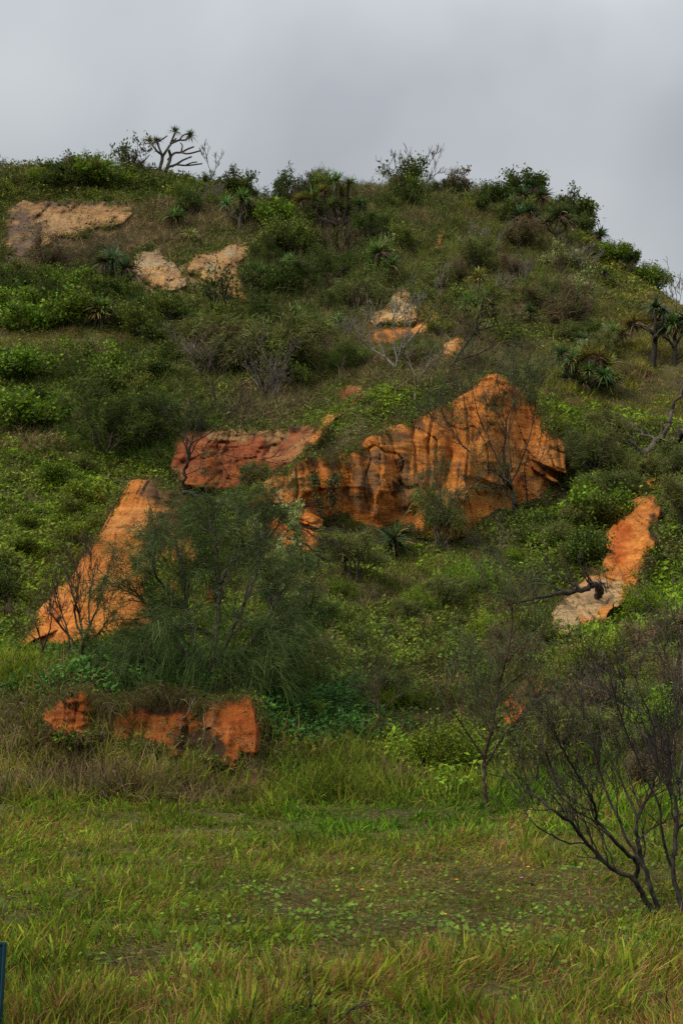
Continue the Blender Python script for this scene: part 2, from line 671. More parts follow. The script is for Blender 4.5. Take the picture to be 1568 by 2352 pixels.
# the ground sheet, reaching far past the hill
fx0 = np.array([-900, -500, -300, -180, -110, -70, -50, -40.0])
xs = np.concatenate([fx0, gx, -fx0[::-1]])
ys = np.concatenate([[-900, -400, -150, -60, -20, -8.0], gy, [110, 120, 140, 180, 260, 400, 900.0]])
XX, YY = np.meshgrid(xs, ys)
ZZ = gz(XX, YY)
fade = np.clip((np.abs(XX) - 34) / 120, 0, 1) ** 0.8
ZZ = ZZ - fade * 6 * np.clip(YY / 60, 0, 1)
GP = np.stack([XX, YY, ZZ], -1).reshape(-1, 3)
ny, nx = XX.shape
ii = (np.arange(ny - 1)[:, None] * nx + np.arange(nx - 1)[None, :]).ravel()
gq = np.stack([ii, ii + 1, ii + nx + 1, ii + nx], -1)
gpx, gpy = proj(GP)


def blob(px, py, cx, cy, rx, ry, rot=0.0):
    c, s = math.cos(math.radians(rot)), math.sin(math.radians(rot))
    dx, dy = px - cx, py - cy
    u, v = (dx * c + dy * s) / rx, (-dx * s + dy * c) / ry
    return np.exp(-(u * u + v * v))


# soils: bare patches of the hill (what lies there, whoever looks)
SOILS = [(180, 510, 140, 46, 0, (0.36, 0.21, 0.10), 1.3), (50, 580, 110, 70, 0, (0.15, 0.095, 0.065), 1.3), (365, 625, 80, 60, 0, (0.36, 0.25, 0.14), 1.0), (510, 625, 80, 70, 0, (0.33, 0.2, 0.1), 1.0),
         (250, 560, 130, 30, 0, (0.17, 0.115, 0.075), 1.0), (520, 520, 130, 30, 10, (0.16, 0.12, 0.075), 0.8),
         (930, 540, 60, 50, 0, (0.30, 0.12, 0.05), 0.7), (1150, 690, 130, 40, 0, (0.12, 0.075, 0.05), 0.8),
         (940, 740, 90, 40, 0, (0.36, 0.15, 0.05), 0.7), (100, 1020, 110, 26, 0, (0.20, 0.11, 0.055), 0.8),
         (1000, 2080, 360, 70, 0, (0.10, 0.075, 0.035), 0.7), (300, 1680, 260, 50, 0, (0.22, 0.075, 0.03), 1.0),
         (560, 1800, 120, 40, 0, (0.14, 0.06, 0.03), 0.9), (1420, 1330, 80, 90, 35, (0.34, 0.2, 0.1), 0.6),
         (1210, 1600, 70, 45, -30, (0.30, 0.10, 0.035), 0.8), (390, 1110, 60, 25, 0, (0.2, 0.09, 0.04), 0.8)]
gc = np.empty((len(GP), 3))
gc[:] = (0.07, 0.062, 0.026)
nz = fbm(GP[:, 0] * 0.5, GP[:, 1] * 0.5, 2.0, 4)
gc[GP[:, 1] < 19.5] = (0.10, 0.095, 0.032)
gc *= (1 + 0.35 * nz)[:, None]
near = (GP[:, 1] > 5) & (GP[:, 1] < 90)
for (cx, cy, rx, ry, rot, c, s) in SOILS:
    w = np.where(near, np.clip(blob(gpx, gpy, cx, cy, rx, ry, rot) * s * (1 + 0.6 * nz), 0, 1), 0)[:, None]
    gc = gc * (1 - w) + np.array(c) * w
gm = MB()
gm.add(GP, quads=gq, col=gc)
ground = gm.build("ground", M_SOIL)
ground['kind'] = 'structure'
ground['label'] = 'brown sandy soil of the meadow and the steep coastal hill'


# ------------------------------------------------------------------ clay outcrops
def seg_dist(X, Y, poly):
    """distance to a closed outline, nearest outline point, inside flag"""
    A = poly
    B = np.roll(poly, -1, 0)
    best = np.full(X.shape, 1e18)
    nx_, ny_ = np.zeros(X.shape), np.zeros(X.shape)
    ins = np.zeros(X.shape, bool)
    for (ax, ay), (bx, by) in zip(A, B):
        dx, dy = bx - ax, by - ay
        t = np.clip(((X - ax) * dx + (Y - ay) * dy) / (dx * dx + dy * dy + 1e-9), 0, 1)
        qx, qy = ax + t * dx, ay + t * dy
        d2 = (X - qx) ** 2 + (Y - qy) ** 2
        m = d2 < best
        best = np.where(m, d2, best)
        nx_ = np.where(m, qx, nx_)
        ny_ = np.where(m, qy, ny_)
        cr_ = ((ay > Y) != (by > Y)) & (X < dx * (Y - ay) / (dy if abs(dy) > 1e-9 else 1e-9) + ax)
        ins ^= cr_
    return np.sqrt(best), nx_, ny_, ins


def ragged(poly, step=7, amp=4.0, seed=0):
    P = np.asarray(poly, float)
    o = []
    for a, b in zip(P, np.roll(P, -1, 0)):
        n = max(1, int(np.linalg.norm(b - a) / step))
        for k in range(n):
            o.append(a + (b - a) * k / n)
    o = np.array(o)
    o[:, 0] += amp * fbm(o[:, 0] / 28, o[:, 1] / 28, seed, 3)
    o[:, 1] += amp * fbm(o[:, 0] / 28, o[:, 1] / 28, seed + 50, 3)
    return o


OUT_POLYS = []
SURF = []
ORANGE = np.array((0.64, 0.225, 0.045))
RUST = np.array((0.54, 0.14, 0.028))
BRICK = np.array((0.27, 0.075, 0.028))
TAN = np.array((0.52, 0.30, 0.125))
PALE = np.array((0.58, 0.43, 0.25))
CRUST = np.array((0.17, 0.088, 0.04))
HUMUS = np.array((0.062, 0.033, 0.017))


def outcrop(label, poly, dctrl, base, blobs=(), step=2.6, edge=26, edge_m=0.8, relief=1.0, ledge=0.06, rill=0.25, skirt=5.0,
            amp=4.0, seed=0, group=None, flush=None, bed_tilt=0.0, ledge_f=4.5, foot=None, over=None, crests=(), grow=1.0):
    poly = np.asarray(poly, float)
    poly = poly.mean(0) + (poly - poly.mean(0)) * grow
    poly = ragged(poly, amp=amp, seed=seed)
    OUT_POLYS.append(poly)
    m = 8
    X, Y = np.meshgrid(np.arange(poly[:, 0].min() - m - step, poly[:, 0].max() + m + step, step),
                       np.arange(poly[:, 1].min() - m - step, poly[:, 1].max() + m + step, step))
    D, NX, NY, INS = seg_dist(X, Y, poly)
    if flush is not None:
        # a bare place in the slope: stands a little proud of the ground
        G = hitd(np.clip(X, poly[:, 0].min(), poly[:, 0].max()).ravel(), Y.ravel()).reshape(X.shape)
        G = np.where(np.isnan(G), np.nanmax(G), G)
        k = max(1, int(22 / step))
        for _ in range(3):                                   # the face is smoother than the ground
            pad = np.pad(G, k, mode='edge')
            cs = np.cumsum(np.pad(pad, ((1, 0), (0, 0))), 0)
            pad = (cs[2 * k + 1:] - cs[:-2 * k - 1]) / (2 * k + 1)
            cs = np.cumsum(np.pad(pad, ((0, 0), (1, 0))), 1)
            G = (cs[:, 2 * k + 1:] - cs[:, :-2 * k - 1]) / (2 * k + 1)
        d = G - flush
    else:
        c = np.array(dctrl, float)
        w = tps_fit(c[:, 0] / 100, c[:, 1] / 100, c[:, 2], 1e-4)
        d = tps_eval(w, c[:, 0] / 100, c[:, 1] / 100, X / 100, Y / 100)
    W0 = P3(X, Y, d)
    x, y, z = W0[..., 0], W0[..., 1], W0[..., 2] + bed_tilt * W0[..., 0]
    wob = 0.25 * fbm(x * 0.6, z * 0.6, seed + 3, 2)
    zz = z * ledge_f * 0.6 + wob * 4 + 0.5 * fbm(x * 0.4, z * 0.8, seed + 1.5, 3)
    saw = zz - np.floor(zz)
    led = np.where(saw < 0.8, saw / 0.8, (1 - saw) / 0.2) * (0.35 + 0.65 * np.clip(0.6 + fbm(x * 0.7, z * 1.2, seed + 9, 3), 0, 1.3))
    led = led + 0.5 * vnoise(x * 1.6, z * ledge_f * 2.1 + wob * 6, seed + 7)
    rw = x + 0.35 * fbm(x * 0.5, z * 0.45, seed + 17, 3)
    r1 = np.abs(vnoise(rw * 0.85, z * 0.1, seed + 11))
    r2 = np.abs(vnoise(rw * 2.3, z * 0.22, seed + 13))
    ril = np.exp(-(r1 / 0.16) ** 2) + 0.5 * np.exp(-(r2 / 0.2) ** 2)
    big = 1.1 - 2.4 * np.abs(vnoise(rw * 0.62, z * 0.16, seed + 21)) + 0.5 * (1 - 2.4 * np.abs(vnoise(rw * 1.5 + z * 0.3, z * 0.5, seed + 22)))
    big = big + 0.45 * (1 - 2.2 * np.abs(vnoise(x * 1.1 - z * 0.7, z * 1.3 + x * 0.4, seed + 23)))
    cr1 = np.abs(fbm(x * 0.8, z * 0.6, seed + 41, 3))
    crk = np.exp(-(cr1 / 0.05) ** 2)
    rough_ = 0.6 + 0.7 * np.clip(fbm(x * 0.45, z * 0.45, seed + 61, 3), -0.6, 0.9)      # crumbly here, clean there
    fine = ridged(x * 1.3, z * 1.9, y * 0.6 + seed, 5, 0.6)
    gul = np.exp(-(np.abs(vnoise(rw * 4.3, z * 0.5, seed + 71)) / 0.12) ** 2)
    d = d - relief * (ledge * led - rill * ril + 0.2 * big + 0.13 * rough_ * fine - 0.14 * crk - 0.10 * gul)
    for (ln, hgt_, wdt_) in crests:                          # sharp crests (+) and gullies (-)
        ln = smooth_line(np.array(ln, float), 14)
        best = np.full(X.shape, 1e9)
        wx = X + 9 * fbm(x * 1.3, z * 1.3, seed + 5, 4)
        for (ax, ay), (bx_, by_) in zip(ln[:-1], ln[1:]):
            ddx, ddy = bx_ - ax, by_ - ay
            tt = np.clip(((wx - ax) * ddx + (Y - ay) * ddy) / (ddx * ddx + ddy * ddy + 1e-9), 0, 1)
            best = np.minimum(best, np.hypot(wx - ax - tt * ddx, Y - ay - tt * ddy))
        d = d - hgt_ * (0.75 if hgt_ > 0 else 0.5) * np.exp(-best / wdt_)
    ew = np.clip(D / edge, 0, 1)
    down = np.clip((NY - Y) / np.maximum(D, 1e-6), 0, 1)
    bot = np.clip((down - 0.35) / 0.3, 0, 1)                 # the foot runs out into the ground
    d = d + edge_m * (1 - np.sqrt(np.clip(1 - (1 - ew) ** 2, 0, 1))) * (1 - bot)
    if flush is None:
        T = hitd(X.ravel(), Y.ravel()).reshape(X.shape)
        fb = bot * np.clip(1 - D / (foot if foot else edge * 2), 0, 1) ** 1.3
        d = np.where(np.isnan(T) | (over is None), d, np.minimum(d, T - (over or 0) + 0.25 * (d - d.mean()) * 0))
        d = np.where(np.isnan(T), d, d * (1 - fb) + np.maximum(d, T + 0.1) * fb)
    PX, PY = np.where(INS, X, NX), np.where(INS, Y, NY)
    d = np.where(INS, d, d + skirt * np.clip(D / m, 0, 1.3))
    V = P3(PX, PY, d)
    keep = INS | (D < m)
    ok = keep[:-1, :-1] & keep[1:, :-1] & keep[:-1, 1:] & keep[1:, 1:]
    nyy, nxx = X.shape
    idx = np.arange(nyy * nxx).reshape(nyy, nxx)
    q = np.stack([idx[:-1, :-1], idx[1:, :-1], idx[1:, 1:], idx[:-1, 1:]], -1)[ok]
    C = np.empty(X.shape + (3,))
    C[:] = base
    patch = fbm(x * 0.8, z * 0.9, seed + 31, 4)
    C = C * (1 + 0.2 * patch)[..., None]
    tint = np.clip(fbm(x * 0.6 + 40, z * 1.5, seed + 91, 5, 0.6) * 0.9, -1, 1)[..., None]
    C = np.where(tint > 0, C * (1 - 0.45 * tint) + TAN * 1.05 * 0.45 * tint, C * (1 + 0.5 * tint) - np.array((0.24, 0.085, 0.03)) * 0.5 * tint)
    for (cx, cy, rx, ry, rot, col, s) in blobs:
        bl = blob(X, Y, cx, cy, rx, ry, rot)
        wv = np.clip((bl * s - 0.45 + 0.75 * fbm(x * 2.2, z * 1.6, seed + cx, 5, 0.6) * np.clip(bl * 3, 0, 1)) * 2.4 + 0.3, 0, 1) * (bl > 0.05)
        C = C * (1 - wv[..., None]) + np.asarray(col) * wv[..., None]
    # only the vertices that carry faces
    used = np.unique(q)
    re = np.full(nyy * nxx, -1)
    re[used] = np.arange(len(used))
    mb = MB()
    Vf = V.reshape(-1, 3)[used]
    org = np.array([Vf[:, 0].mean(), Vf[:, 1].mean(), Vf[:, 2].min()])
    mb.add(Vf - org, quads=re[q], col=C.reshape(-1, 3)[used])
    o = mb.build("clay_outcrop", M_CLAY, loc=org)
    tag(o, label, 'clay outcrop', group)
    SURF.append((poly, X, Y, d, INS, D, step))
    return d


# left pinnacle
outcrop("steep orange clay pinnacle with layered face behind the dark weeping bush",
        [(300, 1102), (318, 1096), (352, 1100), (375, 1112), (405, 1122), (425, 1140), (436, 1190), (450, 1250), (478, 1330), (515, 1420), (535, 1500), (470, 1515), (400, 1500), (300, 1490), (200, 1500), (120, 1496), (40, 1494), (45, 1470), (80, 1428),
         (98, 1384), (150, 1330), (188, 1290), (206, 1258), (228, 1232), (248, 1195), (262, 1152), (272, 1135)],
        [(330, 1098, 31.0), (420, 1125, 31.2), (300, 1300, 27.6), (350, 1300, 26.9), (150, 1440, 25.8), (45, 1485, 24.7), (300, 1480, 24.3),
         (450, 1300, 29.3), (510, 1420, 28.6), (480, 1500, 26.8), (400, 1400, 28.2), (400, 1250, 29.6), (260, 1180, 30.5), (335, 1200, 28.9)],
        ORANGE * 0.97, [(385, 1135, 60, 40, 0, CRUST, 0.9), (352, 1250, 16, 120, 4, CRUST, 0.9), (130, 1440, 120, 40, -35, RUST, 0.5), (400, 1230, 40, 90, 0, CRUST, 0.5),
                 (480, 1400, 90, 110, 0, RUST, 0.5)], crests=[([(332, 1098), (342, 1180), (348, 1280), (345, 1400), (335, 1480)], .9, 55), ([(300, 1150), (285, 1250), (225, 1420)], -.2, 11), ([(250, 1260), (200, 1360), (150, 1450)], -.16, 10), ([(362, 1120), (372, 1250), (365, 1420)], -.5, 10),
                ([(272, 1200), (230, 1330), (180, 1470)], .2, 18)], ledge=0.09, rill=0.18, edge=12, edge_m=0.45, skirt=7, seed=3, bed_tilt=0.10, ledge_f=7.5, foot=60, amp=5)
# big middle bluff
outcrop("broad orange clay bluff under the sloping grassy cap, in the middle of the hill",
        [(566, 1140), (600, 1112), (640, 1082), (690, 1060), (720, 1046), (775, 1052), (812, 1032), (870, 990), (960, 958), (1050, 915), (1086, 884),
         (1112, 862), (1140, 857), (1168, 864), (1212, 912), (1256, 972), (1288, 1020), (1302, 1060), (1300, 1090), (1256, 1135), (1200, 1180),
         (1110, 1212), (1050, 1242), (985, 1238), (905, 1222), (850, 1222), (785, 1190), (745, 1196), (722, 1290), (690, 1306), (640, 1250), (590, 1190)],
        [(580, 1150, 37.2), (640, 1200, 36.4), (700, 1290, 35.5), (720, 1060, 37.6), (800, 1060, 37.8), (850, 1200, 37.4), (900, 1000, 39.0), (1000, 950, 40.3),
         (1000, 1210, 37.5), (1140, 865, 41.9), (1110, 1000, 39.6), (1110, 1195, 37.9), (1280, 1060, 40.4), (1200, 1150, 38.9), (1200, 950, 41.4)],
        ORANGE, [(900, 1110, 110, 60, 0, CRUST * 1.5, 0.5), (840, 1060, 50, 25, -20, CRUST * 1.5, 0.4), (913, 1120, 11, 40, 0, HUMUS, 1.2), (722, 1105, 10, 65, -6, HUMUS, 1.0),
                 (766, 1100, 9, 60, 3, HUMUS, 1.0), (660, 1230, 70, 60, 0, RUST, 0.7), (1240, 1020, 60, 90, 20, RUST, 0.35), (640, 1130, 60, 40, 0, TAN * 0.95, 0.35),
                 (1020, 1130, 60, 60, 0, CRUST * 1.4, 0.4), (1230, 1090, 70, 12, -5, CRUST, 0.5), (1095, 1010, 12, 50, 10, HUMUS, 0.8), (1000, 960, 120, 18, -25, CRUST, 0.6)],
        crests=[([(1140, 862), (1118, 940), (1092, 1040), (1070, 1140), (1055, 1235)], .9, 48), ([(1165, 866), (1230, 960), (1270, 1060), (1240, 1120)], .35, 40), ([(690, 1062), (660, 1130), (640, 1210)], .6, 40),
                ([(600, 1115), (610, 1180)], .3, 25), ([(870, 992), (880, 1060), (860, 1200)], .4, 32), ([(985, 955), (990, 1050), (970, 1220)], .5, 34), ([(725, 1050), (735, 1130), (740, 1190)], -.6, 18), ([(768, 1055), (764, 1150)], -.35, 9),
                ([(915, 1075), (913, 1180)], -.6, 11), ([(1050, 930), (1030, 1050), (1020, 1200)], -.6, 15), ([(1150, 960), (1160, 1060), (1150, 1190)], -.4, 13), ([(1100, 960), (1088, 1020)], -.4, 9), ([(820, 1040), (810, 1190)], -.35, 13),
                ([(950, 980), (935, 1100)], -.3, 9), ([(1205, 930), (1215, 1050), (1200, 1150)], -.25, 12), ([(690, 1180), (700, 1280)], -.3, 12)],
        ledge=0.035, rill=0.42, edge=9, edge_m=0.3, skirt=6, seed=11, relief=1.15, foot=90, over=0.2, ledge_f=6.5, amp=5)
# recess behind
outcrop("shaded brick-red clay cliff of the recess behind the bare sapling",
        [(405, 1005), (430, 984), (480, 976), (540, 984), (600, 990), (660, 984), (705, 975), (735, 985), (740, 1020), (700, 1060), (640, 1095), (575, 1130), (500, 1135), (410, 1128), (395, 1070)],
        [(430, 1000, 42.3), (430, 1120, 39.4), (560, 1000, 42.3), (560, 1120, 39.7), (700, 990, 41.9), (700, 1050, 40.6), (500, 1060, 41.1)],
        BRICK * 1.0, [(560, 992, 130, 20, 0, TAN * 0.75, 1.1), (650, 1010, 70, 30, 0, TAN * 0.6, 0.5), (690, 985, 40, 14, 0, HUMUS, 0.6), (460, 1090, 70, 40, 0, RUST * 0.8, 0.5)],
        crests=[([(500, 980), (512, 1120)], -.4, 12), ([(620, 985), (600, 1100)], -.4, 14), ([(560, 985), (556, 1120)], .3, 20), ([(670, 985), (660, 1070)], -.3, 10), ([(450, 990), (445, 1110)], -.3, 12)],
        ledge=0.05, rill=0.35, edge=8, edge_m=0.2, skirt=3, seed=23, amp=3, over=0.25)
# spur edge
outcrop("narrow orange clay rib climbing beside the grassy cap",
        [(702, 1035), (716, 1000), (738, 975), (740, 955), (775, 945), (800, 920), (836, 900), (842, 912), (800, 940), (770, 962), (748, 985), (722, 1022)],
        None, ORANGE, [(790, 912, 20, 14, 0, BRICK, 0.8)], flush=1.1, edge=10, edge_m=0.4, skirt=2, seed=31, amp=3, ledge=0.05, rill=0.2)
outcrop("small red clay scar at the upper end of the grassy cap",
        [(775, 895), (800, 884), (835, 890), (838, 902), (810, 915), (785, 935), (778, 915)], None, BRICK * 1.3,
        [(800, 893, 30, 8, 0, TAN, 0.5)], flush=0.35, edge=10, edge_m=0.3, skirt=1.5, seed=33, amp=3, ledge=0.05)
# right slip
outcrop("orange and sandy landslip running down beside the fallen root stump",
        [(1505, 1140), (1520, 1155), (1508, 1200), (1505, 1255), (1478, 1300), (1470, 1345), (1440, 1375), (1400, 1412), (1378, 1432), (1340, 1440), (1296, 1462), (1262, 1458),
         (1272, 1402), (1300, 1366), (1345, 1330), (1382, 1308), (1394, 1280), (1388, 1235), (1408, 1190), (1435, 1165), (1440, 1150), (1470, 1140)],
        None, ORANGE * 0.95, [(1350, 1375, 76, 52, -30, (0.5, 0.33, 0.17), 1.4), (1290, 1430, 50, 34, 0, (0.5, 0.34, 0.18), 1.2), (1420, 1250, 22, 50, 15, RUST, 0.7), (1500, 1200, 10, 60, 5, HUMUS, 0.5)],
        crests=[([(1498, 1142), (1482, 1230), (1455, 1330), (1405, 1412)], .8, 22), ([(1442, 1170), (1425, 1260), (1385, 1400)], -.4, 12), ([(1465, 1160), (1450, 1260)], .3, 12), ([(1340, 1345), (1310, 1440)], -.2, 14)],
        flush=0.8, edge=8, edge_m=0.25, skirt=2.5, seed=41, ledge=0.03, rill=0.4, relief=0.9, amp=7)
outcrop("small orange clay scrap on the slope above the landslip",
        [(1480, 1105), (1500, 1098), (1530, 1118), (1520, 1130), (1495, 1125)], None, ORANGE * 0.9, (), flush=0.25, edge=8, edge_m=0.3, skirt=1, seed=43, amp=2)
# cut bank under the bush
outcrop("red-orange rounded clay block jutting from the cut bank under the weeping bush",
        [(456, 1640), (480, 1612), (530, 1598), (575, 1592), (592, 1620), (602, 1670), (599, 1720), (587, 1752), (550, 1756), (515, 1740), (490, 1704), (462, 1682)],
        [(480, 1620, 20.45), (575, 1605, 20.4), (590, 1745, 19.65), (520, 1740, 19.6), (470, 1680, 20.1), (545, 1670, 19.75)],
        RUST * 0.9, [(548, 1640, 22, 30, 30, HUMUS, 0.75), (500, 1655, 7, 9, 0, HUMUS, 0.9), (588, 1660, 10, 60, 0, CRUST, 0.5)],
        crests=[([(572, 1594), (588, 1680), (582, 1755)], .3, 16), ([(500, 1610), (505, 1700), (520, 1740)], -.14, 7), ([(540, 1600), (538, 1660), (548, 1745)], -.14, 6), ([(470, 1640), (485, 1700)], .12, 10)],
        ledge=0.05, rill=0.2, edge=12, edge_m=0.3, skirt=1.2, seed=51, relief=0.7, step=2.4, ledge_f=8)
outcrop("long undercut red clay bank with dark hollows under the weeping bush and trailing vines",
        [(98, 1640), (118, 1606), (155, 1588), (195, 1578), (225, 1596), (262, 1620), (300, 1606), (350, 1590), (400, 1598), (470, 1612), (530, 1600), (560, 1620), (555, 1700), (545, 1765), (500, 1762),
         (430, 1742), (360, 1722), (300, 1704), (250, 1700), (212, 1690), (160, 1698), (110, 1684)],
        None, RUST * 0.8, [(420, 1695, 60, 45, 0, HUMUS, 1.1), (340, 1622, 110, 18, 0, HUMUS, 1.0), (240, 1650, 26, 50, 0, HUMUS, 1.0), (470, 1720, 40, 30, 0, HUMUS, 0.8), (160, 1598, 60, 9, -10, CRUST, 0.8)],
        flush=0.28, edge=12, edge_m=0.25, skirt=1.0, seed=53, relief=0.9, step=2.4, crests=[([(395, 1600), (380, 1720)], -.35, 12), ([(440, 1610), (430, 1735)], -.4, 16), ([(238, 1600), (240, 1700)], -.4, 18), ([(330, 1600), (318, 1705)], .2, 14), ([(150, 1590), (150, 1695)], .15, 16)], ledge=0.06, rill=0.3, amp=7, ledge_f=8)
# small strips
outcrop("thin red clay scar half hidden by twigs in the gully",
        [(1150, 1640), (1160, 1612), (1178, 1582), (1215, 1558), (1262, 1540), (1300, 1538), (1298, 1552), (1268, 1580), (1232, 1602), (1205, 1628), (1184, 1660), (1162, 1668)],
        None, RUST, [(1180, 1600, 40, 20, -30, CRUST, 0.4)], flush=0.55, edge=10, edge_m=0.3, skirt=1.5, seed=61, amp=3)
outcrop("tan bare scarp under the left end of the ridge",
        [(20, 500), (60, 470), (110, 474), (160, 462), (205, 466), (250, 474), (286, 480), (290, 498), (270, 512), (240, 520), (200, 528), (170, 545), (140, 540), (110, 560), (60, 585), (25, 560)],
        None, np.array((0.30, 0.175, 0.08)), [(55, 530, 45, 60, 0, (0.15, 0.1, 0.07), 1.1), (200, 466, 120, 10, 0, (0.15, 0.10, 0.065), 1.0), (150, 505, 60, 16, 5, (0.40, 0.24, 0.115), 0.8), (160, 530, 60, 12, 0, (0.4, 0.22, 0.09), 0.6)],
        flush=0.4, edge=7, edge_m=0.2, skirt=2.5, grow=1.13, seed=71, amp=9, ledge=0.05, rill=0.14, relief=1.3)
outcrop("pale cream and orange sand face below the ridge, beside a spiky pandanus",
        [(318, 590), (345, 572), (368, 578), (375, 600), (395, 605), (415, 618), (420, 645), (400, 668), (372, 672), (345, 650), (318, 638), (312, 612)],
        None, PALE * 0.68, [(350, 650, 40, 26, 20, (0.5, 0.27, 0.1), 0.9), (395, 640, 20, 25, 0, (0.4, 0.24, 0.11), 0.6), (350, 625, 40, 10, 0, TAN, 0.5)], flush=0.5, edge=7, edge_m=0.2, skirt=2, grow=1.13, seed=73, amp=8, ledge=0.06, rill=0.2, relief=1.4)
outcrop("golden-orange sand face with a grey top edge, right of the cream one",
        [(440, 600), (480, 590), (520, 572), (566, 572), (572, 590), (545, 605), (548, 640), (560, 665), (572, 690), (556, 694), (520, 672), (490, 650), (470, 635), (445, 625)],
        None, TAN * 0.74, [(530, 578, 60, 10, 0, PALE * 0.6, 0.9), (540, 670, 30, 25, 30, (0.52, 0.24, 0.07), 0.8), (470, 615, 30, 15, 0, PALE * 0.6, 0.7)], flush=0.45, edge=7, edge_m=0.2, skirt=2, grow=1.13, seed=75, amp=8, ledge=0.06, rill=0.25, relief=1.4)
outcrop("pale sandstone knob in the middle of the upper slope",
        [(852, 738), (872, 712), (892, 700), (902, 680), (925, 668), (942, 672), (940, 700), (955, 706), (950, 735), (925, 748), (900, 745), (880, 736), (866, 746)],
        None, TAN * 0.95, [(915, 690, 30, 30, 0, PALE, 0.6)], flush=0.75, edge=7, edge_m=0.2, skirt=2.5, grow=1.13, seed=81, amp=8, ledge=0.12, rill=0.3)
outcrop("crumbly orange clay patch just below the pale knob",
        [(862, 758), (900, 748), (950, 750), (985, 728), (1012, 710), (1018, 722), (995, 745), (975, 765), (955, 782), (935, 788), (905, 784), (870, 790), (858, 775)],
        None, ORANGE * 0.92, [(925, 768, 50, 14, 0, CRUST, 0.7), (985, 740, 20, 20, 0, CRUST, 0.5)], flush=0.3, edge=7, edge_m=0.2, skirt=1.5, grow=1.13, seed=83, amp=8, ledge=0.08, rill=0.3)
outcrop("small bright orange knob above the peak of the big bluff",
        [(1004, 846), (1010, 810), (1022, 790), (1045, 778), (1062, 786), (1060, 806), (1048, 818), (1034, 828), (1024, 846)], None, ORANGE * 1.05,
        [(1018, 838, 16, 12, 0, BRICK, 0.9), (1040, 795, 20, 12, 0, TAN, 0.5)], flush=0.45, edge=7, edge_m=0.2, skirt=1.5, grow=1.13, seed=85, amp=4, ledge=0.1, rill=0.2)
outcrop("small orange clay tooth high on the slope under the bare ridge shrub",
        [(986, 570), (1002, 545), (1008, 522), (1020, 520), (1026, 532), (1014, 552), (1006, 574), (992, 580)], None, ORANGE * 0.85,
        (), flush=0.5, edge=8, edge_m=0.4, skirt=1.5, seed=87, amp=3, ledge=0.1, rill=0.2)


def in_outcrop(px, py):
    r = np.zeros(px.shape, bool)
    for poly in OUT_POLYS:
        b = (px > poly[:, 0].min()) & (px < poly[:, 0].max()) & (py > poly[:, 1].min()) & (py < poly[:, 1].max())
        i = np.nonzero(b)[0]
        if not len(i):
            continue
        ins = np.zeros(len(i), bool)
        X, Y = px[i], py[i]
        for (ax, ay), (bx, by) in zip(poly, np.roll(poly, -1, 0)):
            ins ^= ((ay > Y) != (by > Y)) & (X < (bx - ax) * (Y - ay) / (by - ay if abs(by - ay) > 1e-9 else 1e-9) + ax)
        r[i] |= ins
    return r

# ------------------------------------------------------------------ low growth: grass, creepers, scrub
G_BRIGHT = [(0.113, 0.180, 0.013), (0.084, 0.148, 0.014), (0.140, 0.196, 0.014)]
G_MID = [(0.071, 0.100, 0.014), (0.086, 0.111, 0.017), (0.059, 0.080, 0.013), (0.103, 0.111, 0.023)]
G_DARK = [(0.035, 0.055, 0.010), (0.045, 0.067, 0.012), (0.032, 0.047, 0.012)]
G_GREY = [(0.092, 0.099, 0.034), (0.108, 0.110, 0.040), (0.073, 0.078, 0.027)]
G_YEL = [(0.178, 0.175, 0.025), (0.146, 0.159, 0.022), (0.200, 0.175, 0.036)]
DRY = [(0.21, 0.155, 0.075), (0.17, 0.12, 0.055), (0.14, 0.105, 0.06)]
BROWN = [(0.09, 0.06, 0.036), (0.115, 0.078, 0.046), (0.07, 0.05, 0.032)]

